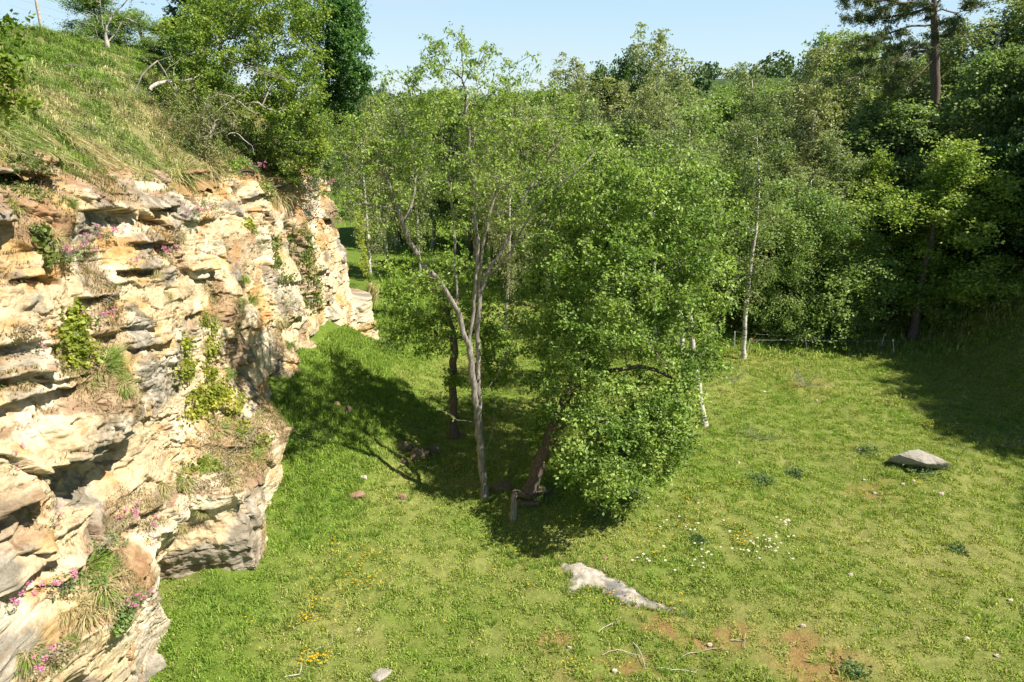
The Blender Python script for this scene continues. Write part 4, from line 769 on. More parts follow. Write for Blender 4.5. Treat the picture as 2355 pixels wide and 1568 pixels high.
# sapling with bare pale stems
sp = bank_hit(247, 118); mains = [[sp - [0, 0, .1]] + W3([(246, 95, sp[1]), (242, 78, sp[1]), (232, 45, sp[1] - .1), (228, 0, sp[1] - .1), (226, -60, sp[1] - .2)]), W3([(243, 80, sp[1]), (253, 50, sp[1] + .1), (262, 25, sp[1] + .2), (300, -8, sp[1] + .2), (345, -30, sp[1] + .2)]), W3([(248, 105, sp[1]), (275, 65, sp[1] + .2), (290, 20, sp[1] + .3)]), W3([(245, 110, sp[1]), (222, 85, sp[1] - .2), (219, 65, sp[1] - .3)]), W3([(253, 50, sp[1] + .1), (256, 10, sp[1]), (262, -40, sp[1])])]
shrub3d('young_tree', sp, 'young tree with bare pale forked stems standing on the grass slope', 'tree', mains, [(215, 30, sp[1], 35, 25, .5, 14), (300, 30, sp[1] + .2, 45, 30, .5, 18), (250, -20, sp[1], 70, 30, .6, 22), (330, 45, sp[1] + .6, 25, 25, .4, 10), (190, 50, sp[1] + .3, 30, 18, .4, 8)], 1, .055, 2, 8, .07, .05, .7, (.10, .17, .035), (.16, .23, .05), M_dead, 109)
for i, (u, v, Yd, xo, wd, hgt, lb) in enumerate([(15, 20, 21, -.6, 1.5, 1.5, 'low thorn bush at the upper left corner of the grass slope'), (150, 40, 23.5, -.4, 1.6, 1.2, 'low thorn bush between the first fence post and the young tree'), (205, 60, 25, -.5, 1.3, 1.1, 'small leafy bush left of the young tree on the ridge'), (300, 80, 28, -.5, 1.7, 1.4, 'rounded green bush right of the young tree near the second fence post'), (365, 105, 30, .4, 1.5, 1.0, 'low bush right of the second fence post'), (420, 120, 28.5, .2, 1.6, 1.1, 'low bush beside the pine sapling')]):
    p = bank_hit(u, v + 28) if u < 250 else at(u, v + 30, Yd); x_, y_ = p[0] + xo - .5, p[1]; z_ = bank_at(x_, y_) - .1
    e = wood_tree('shrub', u, v, y_, 1, lb, base=(x_, y_, z_), name='thorn_bush', cat='bush'); e.scale = (wd / 2.6, wd / 2.6, hgt / 3.9)
# overhanging tree at the left border
b = np.array([-9.0, 6.9, bank_at(-9.0, 6.9) - .1]); M0 = [[b, b + [.3, .1, 1.2], b + [.8, .5, 2.2], b + [1.2, .8, 3.2]], [b + [.3, .1, 1.1], b + [.9, 1.4, 1.3], b + [1.25, 2.6, 1.0]], [b + [.6, .3, 1.8], b + [2.2, 0, 2.2], b + [3.8, -.2, 2.0]]]
_q1, _q2 = at(-10, 150, 9.3), at(-15, 235, 9.3); M0.append([b + [.3, .1, 1.1], b + [1.0, 1.2, 1.2], _q1 + [-.5, -.1, .1], _q1]); M0.append([b + [.9, 1.1, 1.1], _q2 + [-.5, -.2, .1], _q2])
r = np.random.default_rng(110); T = np.concatenate([ell(16, _q1, (.28, .4, .16), r, .1), ell(16, _q2, (.26, .4, .14), r, .1), ell(10, at(-5, 190, 9.2), (.2, .3, .12), r, .1), ell(10, at(-20, 60, 9.2), (.25, .3, .15), r, .1), ell(40, (-7.9, 9.2, 10.6), (.75, .9, .75), r, .2), ell(75, (-7.6, 7.6, 12.3), (1.4, 1.3, 1.1), r, .3), ell(55, (-5.9, 6.8, 11.9), (1.2, 1.1, .8), r, .3), ell(26, (-7.9, 8.9, 9.6), (.5, .6, .6), r, .2)])
A, par, w, Rr, tips = skeleton(M0, T, r, seg=.2, up=.05, wob=.1, rad=.13, tip=.005); P, _ = sprigs(A, tips, r, 30, .13)
make_tree('field_maple', b, 'field maple whose leafy branch ends reach in at the left border', 'tree', A, par, w, Rr, leaves(P, .075, .85, clump_col(P, (.11, .19, .02), (.19, .26, .03), r, seed=9), r), M_bark_dark, M_leaf)
_p = at(455, 290, 19.6); _hb2 = np.array([-8.75, 19.3, bank_at(-8.75, 19.3) - .1])
shrub3d('blackthorn_bush', _hb2, 'tangled olive and brown thorn thicket spilling over the cliff edge left of the glossy ivy', 'bush', [[_hb2, _hb2 + [.3, -.1, .5], _hb2 + [.6, -.2, .9]], [_hb2 + [.1, 0, .2], _hb2 + [.9, -.5, .3]]], [(430, 250, 18.8, 55, 45, .8, 40), (480, 290, 19.2, 55, 45, .9, 46), (440, 330, 18.8, 45, 30, .7, 30), (400, 290, 18.2, 35, 35, .6, 18), (520, 250, 20, 50, 45, .9, 36), (500, 350, 19.2, 40, 22, .6, 20)], 1.1, .07, 6, 20, .11, .05, .6, (.11, .15, .04), (.25, .26, .09), M_twig, 131, up=.06, seg=.2)
_hb3 = np.array([-8.4, 24.2, bank_at(-8.4, 24.2) - .1])
shrub3d('hawthorn_bush', _hb3, 'dark drooping lower skirt of thorn growth hanging over the far cliff edge', 'bush', [[_hb3, _hb3 + [.4, -.1, .6], _hb3 + [.9, -.2, .9]], [_hb3 + [.1, 0, .3], _hb3 + [1.0, -.6, .1]]], [(640, 360, 22.6, 60, 35, .9, 40), (700, 340, 23.4, 50, 45, 1, 40), (740, 370, 24.2, 40, 35, .9, 30), (600, 330, 21.8, 50, 40, .9, 30), (760, 300, 25, 35, 45, .9, 26), (660, 410, 22.8, 35, 25, .6, 16)], 1.1, .08, 14, 36, .13, .06, .65, (.08, .14, .025), (.20, .27, .05), M_twig, 132, up=.04, seg=.22)
# poles and lines
def pole(P, r0, r1=None, sides=8, wob=0, rr=None):
    P = np.asarray(P, float); n = len(P); A = P.copy(); par = np.arange(-1, n - 1); w = np.linspace(2, 1, n); R_ = np.linspace(r0, r1 or r0, n); return tubes(A, par, w, R_, flare=1.0)
def cap_tube(P, r0, r1):               # closed prism with a little end cap, for posts and logs
    P = np.asarray(P, float); d = P[-1] - P[0]; d /= np.linalg.norm(d); return pole(np.vstack([P, P[-1] + d * .001]), r0, r1)
def post_mesh(a, b, r0, r1, rng_):
    n = 10; sd = 9; P = np.linspace(a, b, n); T = (b - a) / np.linalg.norm(b - a); U = np.cross(T, [0, 1, 0]); U /= np.linalg.norm(U); Wv = np.cross(T, U); an = np.arange(sd) / sd * 2 * np.pi
    R_ = np.linspace(r0, r1, n)[:, None] * (1 + .07 * rng_.normal(size=(n, sd))); ring = P[:, None] + U * (np.cos(an) * R_)[..., None] + Wv * (np.sin(an) * R_)[..., None]
    i = np.arange(n * sd).reshape(n, sd); i2 = np.roll(i, -1, 1); F = np.stack([i[:-1], i2[:-1], i2[1:], i[1:]], -1).reshape(-1, 4); V = ring.reshape(-1, 3); c0 = len(V)
    V = np.vstack([V, b + T * r1 * .25]); F = np.vstack([F, [[i[-1, k], i[-1, (k + 1) % sd], c0, c0] for k in range(sd)]]); return V, F
def post_obj(name, a, b, r0, r1, mat, parent, seed=0):
    V, F = post_mesh(np.asarray(a, float), np.asarray(b, float), r0, r1, np.random.default_rng(seed)); me = bpy.data.meshes.new(name)
    fl = [tuple(int(q) for q in (f if f[2] != f[3] else f[:3])) for f in F]; me.from_pydata([tuple(v) for v in V], [], fl); me.materials.append(mat)
    for p in me.polygons: p.use_smooth = True
    o = bpy.data.objects.new(name, me); C.objects.link(o); o.parent = parent; return o
def local(o, base):                     # shift mesh so that it is relative to its parent empty
    b = np.asarray(base, float); me = o.data; v = np.empty(len(me.vertices) * 3, np.float32); me.vertices.foreach_get('co', v); me.vertices.foreach_set('co', (v.reshape(-1, 3) - b).ravel()); me.update(); return o
pA = bank_hit(93, 53); pB = bank_hit(338, 112); pB = pB if pB[1] < 40 else at(338, 112, 28)
fa = empty('wire_fence', pA, 'old wire fence with leaning grey wooden posts on the ridge above the slope', 'fence')
tA = at(78, -25, pA[1] - .1); tB = at(318, 58, pB[1] - .1)
for a_, t_, s_ in ((pA, tA, .10), (pB, tB, .085)): local(post_obj('fence_post', a_ - [0, 0, .2], t_, s_, s_ * .85, M_dead, fa, 3), pA)
for h in (.3, .55, .8):
    A0 = pA + (tA - pA) * h; B0 = pB + (tB - pB) * h; e1 = A0 + (A0 - B0) * .6; e2 = B0 + (B0 - A0) * .5; V, F = pole(np.linspace(e1, e2, 12), .006); pydata('wire', V - pA, F, M_twig, fa)
# dead branches over the hawthorn's left side
def dead_branch(name, polys, label, rad, base=None, mat=None, tip=.006, cat='branch'):
    r = np.random.default_rng(len(polys) * 7 + int(polys[0][0][0] * 10) % 97); mains = polys; b = np.asarray(base if base is not None else polys[0][0], float)
    A, par, w, Rr, tips = skeleton(mains, [np.asarray(p[-1]) + r.normal(size=3) * .12 for p in polys for _ in range(3)], r, seg=.14, up=.05, wob=.14, rad=rad, tip=tip)
    V, F = tubes(A, par, w, Rr, flare=1.0); o = pydata(name, V - b, F, mat or M_dead, None, smooth=True); o.location = tuple(b); return tag(o, label, cat)
dead_branch('dead_branch', [W3([(345, 207, 19.2), (352, 196, 19.3), (372, 188, 19.5), (405, 185, 19.8), (450, 178, 20.2), (500, 160, 20.6)]), W3([(398, 186, 19.7), (401, 150, 19.8), (408, 136, 19.9), (440, 122, 20.3), (490, 100, 20.8), (545, 75, 21.3)]), W3([(400, 186, 19.7), (408, 215, 19.6), (415, 250, 19.6), (420, 270, 19.7)])], 'arching bleached dead branch at the left edge of the hawthorn', .05)
dead_branch('dead_branch', [W3([(310, 212, 18.6), (330, 165, 18.7), (360, 140, 18.9), (395, 130, 19.2)]), W3([(360, 140, 18.9), (385, 175, 19), (400, 205, 19.1)])], 'thin dark dead branch leaning out of the grass left of the bleached one', .022, mat=M_twig)
dead_branch('dead_branch', [W3([(470, 235, 19.8), (500, 215, 20), (540, 225, 20.2), (585, 260, 20.4)]), W3([(500, 320, 19.6), (540, 300, 19.8), (560, 320, 20), (580, 335, 20)]), W3([(440, 300, 19.4), (500, 250, 19.8), (560, 210, 20.2)])], 'tangle of grey dead twigs low in the hawthorn above the ivy', .018)

# ================================================================== PLANTS ROOTED IN THE ROCK FACE
def surf(u, v): return cliff_hit(u, v)
def face_pts(u, v, su, sv, n, r, out=(.02, .14)):
    """n points scattered over the rock round the sight line (u, v); su, sv in photo units"""
    c0 = surf(u, v); m = np.linalg.norm(c0 - CAM) / FP; k = .34 + .66 * min(1, abs(c0[0] / max(c0[1], 1)))
    y = c0[1] + r.normal(size=n) * su * m * (1 / max(.35, abs(c0[0]) / np.hypot(c0[0], c0[1]))) * .55; z = c0[2] + r.normal(size=n) * sv * m * .55; z = np.clip(z, .05, rimz(y) - .02)
    x = face_x(y, z) + r.uniform(*out, n); return np.stack([x, y, z], -1), c0
def ivy(strokes, label, c1=(.17, .22, .03), c2=(.33, .36, .05), lsz=.075, dens=1.0, seed=0):
    r = np.random.default_rng(400 + seed); Ps = []
    for u, v, su, sv, n in strokes:
        P, c0 = face_pts(u, v, su, sv, int(n * dens), r); Ps.append(P)
    P = np.concatenate(Ps); b = P.mean(0); e = empty('ivy_clump', b, label, 'ivy')
    V, F, cl = leaves(P, lsz, .9, clump_col(P, c1, c2, r, 4, seed), r, up=.1, dirs=np.tile([.6, -.1, -.4], (len(P), 1))); pydata('leaves', V - b, F, M_leaf, e, col=cl)
    k = r.choice(len(P), min(14, len(P)), False); Q = P[k][np.argsort(-P[k][:, 2])]; Vs, Fs = [], []; nv = 0
    for i in range(len(Q) - 1):
        q = np.linspace(Q[i], Q[i + 1], 4); q[:, 0] = face_x(q[:, 1], q[:, 2]) + .015; V, F = pole(q, .008); Vs.append(V); Fs.append(F + nv); nv += len(V)
    pydata('stems', np.concatenate(Vs) - b, np.concatenate(Fs), M_twig, e); return e
ivy([(172, 725, 16, 22, 330), (165, 775, 18, 26, 380), (160, 820, 14, 16, 220), (195, 800, 14, 18, 90)], 'narrow yellow-green ivy curtain on the near left part of the rock face', seed=1)
ivy([(420, 795, 12, 18, 200), (428, 850, 16, 22, 280)], 'ivy column on the rock left of the twin ivy strip, halfway up the face', seed=2)
ivy([(478, 745, 9, 18, 130), (484, 800, 9, 24, 190), (482, 860, 10, 22, 170)], 'thin vertical ivy strip above the round yellow ivy mat', seed=3)
ivy([(465, 925, 26, 20, 620), (500, 900, 18, 18, 260), (450, 900, 14, 12, 150)], 'round yellow ivy mat in the middle of the rock face', seed=4, c1=(.22, .26, .03), c2=(.42, .43, .07))
ivy([(545, 930, 22, 14, 380), (520, 915, 12, 10, 120)], 'flat yellow ivy patch right of the round ivy mat', seed=5, c1=(.24, .27, .04), c2=(.44, .44, .08))
ivy([(690, 545, 12, 18, 260), (700, 590, 12, 22, 280), (712, 640, 12, 28, 340), (716, 690, 12, 20, 220)], 'long dark ivy streak down the cleft near the far end of the cliff', seed=6, c1=(.08, .14, .025), c2=(.20, .25, .045))
ivy([(567, 515, 8, 14, 160)], 'small upright ivy tuft on pale rock below the hawthorn', seed=7)
ivy([(820, 500, 10, 26, 300), (826, 560, 11, 30, 380), (832, 610, 9, 20, 220)], 'yellow-green ivy hanging on the far corner of the cliff', seed=8, lsz=.09)
ivy([(455, 1070, 12, 12, 130), (498, 1075, 7, 16, 110), (590, 1015, 14, 18, 200), (555, 985, 10, 14, 120)], 'sparse yellow ivy sprays above the grassy buttress', seed=9)
ivy([(30, 360, 22, 26, 520), (20, 420, 18, 26, 380)], 'shaded dark ivy in the upper left corner of the rock face', seed=10, c1=(.05, .10, .02), c2=(.14, .20, .03), lsz=.06)
ivy([(85, 530, 8, 14, 90), (95, 570, 7, 16, 90), (105, 600, 6, 12, 60)], 'dangling ivy strand under the dark overhanging ledge at left', seed=11, c1=(.10, .15, .03), c2=(.22, .25, .06))
ivy([(520, 315, 22, 16, 420), (530, 345, 24, 18, 520), (540, 372, 16, 12, 260)], 'bright glossy ivy bush under the hawthorn at the cliff edge', seed=12, c1=(.10, .21, .02), c2=(.24, .36, .04), lsz=.10)
ivy([(628, 560, 8, 20, 160), (636, 605, 8, 18, 150), (655, 640, 12, 10, 80)], 'ivy in the narrow upper cleft left of the long ivy streak', seed=13, c1=(.09, .15, .03), c2=(.2, .24, .05))
ivy([(620, 380, 16, 26, 300), (615, 430, 14, 24, 260), (735, 390, 22, 18, 330), (660, 395, 26, 12, 260)], 'dark green growth trailing over the cliff edge below the hawthorn', seed=14, c1=(.07, .12, .02), c2=(.2, .26, .05))
ivy([(265, 1440, 9, 16, 150), (280, 1400, 12, 14, 140), (215, 1340, 9, 9, 90)], 'leafy green weed below the lowest grass cushion on the rock', seed=15, c1=(.12, .20, .05), c2=(.24, .32, .10), lsz=.065)
def tussock_mesh(seed, straw, n=260, L=.5, droop=1.0):
    r = np.random.default_rng(seed); a = r.uniform(0, 6.28, n); rad = np.sqrt(r.uniform(0, 1, n)) * L * .5; P0 = np.stack([np.cos(a) * rad * .5, np.sin(a) * rad * 1.2, -.4 * np.cos(a * 1.0) * rad + r.uniform(-.08, .08, n)], -1)
    ln = L * .8 * r.uniform(.3, 1.2, n); d = np.stack([np.cos(a), np.sin(a), 0 * a], -1) * r.uniform(.1, 1.0, (n, 1)) + [.30, 0, 0] + .18 * r.normal(size=(n, 3)); wd = r.uniform(.004, .009, n)
    ts = np.array([0, .35, .7, 1.0]); sag = droop * r.uniform(.4, 1.3, n); pts = P0[:, None] + d[:, None] * (ts * ln[:, None])[..., None] * .75; pts[..., 2] += ln[:, None] * (ts * .95) - (sag * ln)[:, None] * ts ** 2 * 1.1
    s = np.stack([-np.sin(a), np.cos(a), 0 * a], -1)[:, None] * (wd[:, None] * np.array([1, .9, .6, .15]))[..., None]
    V = np.stack([pts - s, pts + s], 2).reshape(-1, 3); i = np.arange(n)[:, None] * 8; F = np.concatenate([i + [0, 1, 3, 2], i + [2, 3, 5, 4], i + [4, 5, 7, 6]], 0)
    t = (r.uniform(0, 1, n) < straw).astype(float); c = mix3((.16, .25, .04), (.42, .34, .19), np.clip(t + .15 * r.normal(size=n), 0, 1)) * (1 + .2 * r.normal(size=(n, 1))); return V, F, np.clip(np.repeat(c, 8, 0), .02, .8)
_tus = [pydata('grass_tussock', *tussock_mesh(500 + i, st, n_, .5, dr)[:2], M_grass, col=tussock_mesh(500 + i, st, n_, .5, dr)[2], link=False) for i, (st, n_, dr) in enumerate([(.15, 650, .8), (.2, 600, 1.2), (.5, 620, 1.0), (.6, 600, 1.4), (.88, 560, 1.2), (.8, 520, 1.6)])]
TU = [(240, 845, 0, 1.1, 'fresh green grass cushion on the big grey overhanging slab'), (290, 885, 1, .8, 'mixed grass tuft right of the green cushion on the slab'), (200, 890, 2, .7, 'straw tuft at the left end of the slab top'), (372, 365, 0, 2.3, 'long green grass hanging over the cliff edge, longest of the fringe'), (320, 385, 2, 2.2, 'long straw grass beard over the cliff edge beside the green fringe'), (270, 360, 2, 1.8, 'straw tuft at the cliff edge left of the beard'), (410, 395, 1, 1.7, 'short mixed tuft at the right end of the grass beard'),
 (562, 640, 0, .8, 'green grass stripe high above the dark grey block'), (580, 690, 0, .8, 'green tuft just above the dark grey block'), (550, 700, 1, .7, 'brownish tuft on top of the dark grey block'), (480, 730, 1, .9, 'dry tuft at the head of the thin ivy strip'), (520, 860, 0, .8, 'green tuft between the ivy strip and the dark grey block'), (470, 790, 2, .6, 'straw tuft left of the dark grey block'),
 (500, 990, 1, 1.0, 'dry grass under the round ivy mat'), (560, 1000, 1, 1.1, 'mixed grass right under the flat ivy patch'), (600, 960, 2, .8, 'straw grass at the right end of the flat ivy patch'), (540, 1050, 2, 1.0, 'straw grass in the middle of the sloping ledge'), (480, 1070, 0, .9, 'green grass on the left part of the sloping ledge'), (430, 1100, 1, .9, 'mixed tuft at the lower left of the sloping ledge'), (380, 1115, 2, .9, 'straw tuft at the left tip of the sloping ledge'), (520, 1110, 2, .9, 'straw tuft at the foot of the sloping ledge'), (590, 1050, 0, .7, 'green tuft beside the sparse ivy at the buttress top'),
 (200, 1310, 0, 1.0, 'dark green grass at the upper end of the lowest grass cushion'), (240, 1350, 1, 1.1, 'mixed grass in the middle of the lowest grass cushion'), (210, 1395, 2, 1.1, 'straw grass at the bottom of the lowest grass cushion'), (265, 1390, 2, .9, 'straw grass at the right of the lowest grass cushion'), (170, 1400, 2, .7, 'thin straw tuft left of the lowest grass cushion'), (250, 1300, 0, .8, 'pale leafy grass above the lowest grass cushion'),
 (470, 1175, 1, .55, 'small tuft on the face of the near buttress'), (430, 1210, 2, .5, 'tiny straw tuft on the orange soil of the near buttress'), (160, 470, 0, .5, 'short green tuft on pale rock in the upper left'), (130, 545, 2, .7, 'withered tuft beside the dark ledge at left'), (410, 535, 2, .8, 'grey withered tuft hanging below the upper grey bed'), (365, 625, 2, .7, 'withered hanging tuft under the pink flowers'), (385, 680, 2, .45, 'little withered tuft below the hanging one'),
 (858, 665, 2, 1.6, 'big brown grass tussock hanging at the far end of the cliff'), (850, 640, 0, 1.1, 'green grass crown above the brown hanging tussock'), (75, 450, 2, .9, 'withered tuft above the dark ledge in the left shade'), (40, 480, 1, .8, 'shaded tuft on the dark ledge at the left border'), (650, 740, 2, .7, 'brownish tuft in the cleft right of the dark grey block'), (665, 790, 0, .7, 'green weed tuft lower in the same cleft'), (70, 1500, 1, .7, 'thin tuft low at the left border'), (120, 1520, 1, .6, 'thin tuft right of the lowest border tuft'), (160, 1480, 0, .5, 'small green tuft above the bottom grey rock'), (640, 450, 2, 1.6, 'brown roots and grass in the shade under the hawthorn'), (450, 340, 2, 2.0, 'dry brown tangle on the cliff edge left of the glossy ivy'), (480, 380, 2, 1.5, 'dry tuft below the brown tangle'), (130, 330, 1, 1.7, 'grass tuft on the cliff edge above the upper rock hollow'), (195, 345, 1, 1.5, 'weedy tuft on the cliff edge right of the upper rock hollow')]
r = np.random.default_rng(9)
for _k, (u, v, t, s_, lb) in enumerate(TU):
    p = surf(u, v); o = _tus[t * 2 + _k % 2].copy(); C.objects.link(o); o.location = tuple(p + [-.04, 0, .0]); o.rotation_euler = (r.uniform(-.2, .2), .25 + .3 * r.uniform(), r.uniform(-.6, .4)); o.scale = (s_ * .9, s_ * r.uniform(.85, 1.25), s_ * r.uniform(.7, 1)); tag(o, lb, 'grass tuft', 'grass tufts on the rock')
# pink valerian
def valerian_meshes(seed, nf, sz):
    r = np.random.default_rng(seed); P = r.normal(size=(70, 3)) * [.09, .13, .10] * sz; V1 = leaves(P, .07 * sz ** .5, .45, mix3((.12, .19, .09), (.22, .29, .13), r.uniform(size=70)), r)
    st, Fl = [], []; nv = 0; Fs = []
    for i in range(nf):
        tip = r.normal(size=3) * [.10, .20, .09] * sz + [.16, 0, .20 * sz]; V, F = pole(np.array([[0, 0, 0], tip * .5 + [0, 0, .03], tip]), .004, .003); st.append(V); Fs.append(F + nv); nv += len(V)
        Fl.append(tip + r.normal(size=(26, 3)) * [.022, .028, .022])
    P = np.concatenate(Fl); V2 = leaves(P, .026, 1.0, mix3((.62, .17, .36), (.75, .34, .52), r.uniform(size=len(P))), r); return V1, (np.concatenate(st), np.concatenate(Fs)), V2
_val_m = []
for i in range(3):
    V1, V0, V2 = valerian_meshes(600 + i, 4 + i * 2, 1.0); _val_m.append((pydata('foliage', V1[0], V1[1], M_leaf, col=V1[2], link=False).data, pydata('stems', V0[0], V0[1], M_twig, link=False).data, pydata('blossom', V2[0], V2[1], M_petal, col=V2[2], link=False).data))
VA = [(372, 588, 1, .9, 'bright pink flowering plant on a small ledge in the middle of the upper face'), (190, 573, 0, .8, 'deep pink flowers beside the near grey block'), (150, 590, 1, .8, 'pink flowering weed under the shaded ledge, left one of the pair'), (245, 545, 2, .9, 'leafy plant with faint pink flowers above the near grey block'), (225, 735, 2, .8, 'pink flowers on bare pale rock right of the narrow ivy curtain'), (445, 495, 2, 1.0, 'pale pink flower cloud beneath the upper grey bed'), (585, 388, 2, .9, 'pink flowers at the cliff edge right of the glossy ivy'), (745, 430, 1, 1.1, 'pink flowers high near the far corner'), (762, 520, 2, 1.2, 'pink plant in the far part of the face above the last ivy streak'), (700, 435, 1, .8, 'pink flowers under the hawthorn at the far ledge'), (85, 815, 0, .6, 'single pink flower head low in the left shade'), (285, 1195, 1, .9, 'pink flowers under the big hollow'), (340, 1230, 0, .8, 'small pink flower spray left of the near buttress'), (120, 1200, 0, .6, 'lone pink sprig left of the big hollow'), (15, 1390, 1, .9, 'pink flowering plant at the left border low on the rock'), (130, 1340, 2, .9, 'grey-green valerian clump left of the lowest grass cushion'), (310, 1385, 1, .8, 'pink flowers at the right edge of the lowest grass cushion'), (70, 1540, 1, .9, 'pink flowering plant in the bottom left corner'), (25, 1070, 0, .7, 'pink flowers beside the round boulder at the left border'), (660, 720, 2, .8, 'leafy grey-green valerian in the cleft right of the dark grey block'), (300, 610, 1, .6, 'small pink dot flower above the hanging withered tuft'), (200, 350, 0, .8, 'pinkish weed at the cliff edge over the rock hollow')]
for u, v, t, s_, lb in VA:
    p = surf(u, v); e = empty('valerian_plant', p, lb, 'flowering plant', 'valerian plants on the rock'); e.scale = (s_,) * 3; e.rotation_euler = (0, 0, r.uniform(-.4, .4))
    for dn, me in zip(('foliage', 'stems', 'blossom'), _val_m[t]):
        o = bpy.data.objects.new(dn, me); C.objects.link(o); o.parent = e

# ================================================================== STONES
import bmesh
def atz(u, v, z): d = ray(u, v); t = (z - 10) / d[2]; return CAM + d * t
def gz(p): return float(G(p[0], p[1]))
def hull_rock(name, pts, label, cat='rock', cuts=5, amp=.03, mat=None, f=3.0, seed=0, group=None):
    pts = np.asarray(pts, float); b = np.array([pts[:, 0].mean(), pts[:, 1].mean(), pts[:, 2].min()]); bm = bmesh.new()
    for p in pts: bm.verts.new(tuple(p - b))
    res = bmesh.ops.convex_hull(bm, input=bm.verts[:]); junk = list({g for g in res['geom_interior'] + res['geom_unused'] if isinstance(g, bmesh.types.BMVert)})
    if junk: bmesh.ops.delete(bm, geom=junk, context='VERTS')
    bmesh.ops.subdivide_edges(bm, edges=bm.edges[:], cuts=cuts, use_grid_fill=True, smooth=.12); bmesh.ops.triangulate(bm, faces=bm.faces[:]); bm.normal_update()
    co = np.array([v.co[:] for v in bm.verts]); no = np.array([v.normal[:] for v in bm.verts]); d = amp * (fbm(co[:, 0] * f + co[:, 2] * 2, co[:, 1] * f - co[:, 2] * 3, 4, 200 + seed) + .4 * noise(co[:, 0] * 2, co[:, 2] * f * 7, 201 + seed))
    for v, dd, nn_ in zip(bm.verts, d, no): v.co = v.co + Vector(tuple(nn_ * dd))
    me = bpy.data.meshes.new(name); bm.to_mesh(me); bm.free(); me.materials.append(mat or M_stone); o = bpy.data.objects.new(name, me); C.objects.link(o); o.location = tuple(b); return tag(o, label, cat, group)
M_stone = rock_mat('grey_stone', False, (.34, .325, .29)); M_pale = rock_mat('pale_stone', False, (.52, .47, .40)); M_moss = rock_mat('mossy_stone', False, (.15, .13, .08)); M_brown = rock_mat('brown_stone', False, (.30, .20, .14))
g = gz(ground_hit(2110, 1078)); P = [atz(2042, 1062, g), atz(2045, 1052, g + .22), atz(2090, 1066, g), atz(2120, 1076, g), atz(2180, 1080, g), atz(2181, 1064, g + .34), atz(2172, 1058, g + .42), atz(2112, 1034, g + .50), atz(2088, 1037, g + .50), atz(2070, 1046, g + .40), atz(2130, 1066, g + .36), atz(2150, 1067, g + .34), atz(2062, 1049, g + .30), atz(2100, 1046, g), atz(2150, 1058, g), atz(2183, 1074, g + .1)]
hull_rock('boulder', P, 'wedge-shaped grey boulder lying alone in the meadow at the right', 'boulder', 7, .022, f=4)
def simple_rock(u, v, w_, h_, label, mat, seed, name='rock', cat='rock', dp=.7, group=None, sink=.25):
    r = np.random.default_rng(700 + seed); p = ground_hit(u, v); q = r.normal(size=(16, 3)); q /= np.linalg.norm(q, axis=1)[:, None]; q *= [w_ / 2, w_ * dp / 2, h_ * .62]; q[:, 2] = np.maximum(q[:, 2], -h_ * sink); return hull_rock(name, q + [p[0], p[1] + .1, gz(p) + h_ * .2], label, cat, 4, w_ * .035, mat, 2.2 / max(w_, .15), seed, group)
for i, (u, v, w_, h_, m, lb) in enumerate([(965, 1062, .75, .5, M_moss, 'largest mossy rock of the heap in the tree shade'), (930, 1040, .55, .35, M_moss, 'mossy rock at the back left of the heap in the tree shade'), (995, 1048, .5, .4, M_moss, 'mossy rock at the right of the heap in the tree shade'), (930, 1068, .35, .25, M_moss, 'smallest mossy rock at the front left of the heap'),
    (820, 1148, .45, .22, M_brown, 'rusty-topped flat stone in the grass left of the grey-stemmed tree'), (925, 1150, .32, .18, M_brown, 'small brownish stone right of the rusty-topped flat stone'), (833, 1105, .28, .12, M_pale, 'pale stone behind the rusty-topped flat stone'), (1626, 816, .5, .2, M_pale, 'pale pinkish slab of stone beside the wire fence'), (2168, 1144, .18, .14, M_pale, 'pale round stone in the grass below the big wedge boulder'), (875, 1566, .5, .12, M_stone, 'flat grey stone at the very bottom edge of the picture'),
    (355, 1560, .62, .55, M_pale, 'white limestone chunk at the foot of the cliff, bottom left'), (1200, 1150, .75, .3, M_moss, 'dark mossy rock between the two front tree trunks'), (1250, 1140, .6, .22, M_moss, 'low mossy rock right of the leaning trunk foot'), (1155, 1125, .7, .22, M_moss, 'flat dark rock behind the grey-stemmed trunk foot'), (1058, 1005, .22, .2, M_brown, 'reddish stone at the foot of the maple sapling'), (822, 1585 - 125, .14, .1, M_pale, 'small white stone among the yellow flowers in front'), (1392, 1292, .2, .06, M_brown, 'brown earth clod at the upper edge of the flat rock outcrop'), (795, 950, .4, .22, M_moss, 'mossy stone on the grassy mound above the heap'), (772, 935, .25, .15, M_brown, 'brown stone on the grassy mound beside the cliff')]):
    simple_rock(u, v, w_, h_, lb, m, i)
for i, (u, v) in enumerate([(2070, 940), (1900, 893), (1880, 925), (1990, 1110), (2105, 1112), (1620, 875), (1850, 1450), (1635, 1495), (1700, 1070), (2230, 1480), (1415, 1555), (2080, 1120), (2015, 1140), (1310, 1500), (2330, 1390), (2300, 1520), (1960, 1330), (1760, 905)]):
    simple_rock(u, v, .13, .08, 'small pale limestone fragment lying loose in the meadow grass', M_pale, 40 + i, 'stone', 'stone', group='small stones strewn over the meadow')
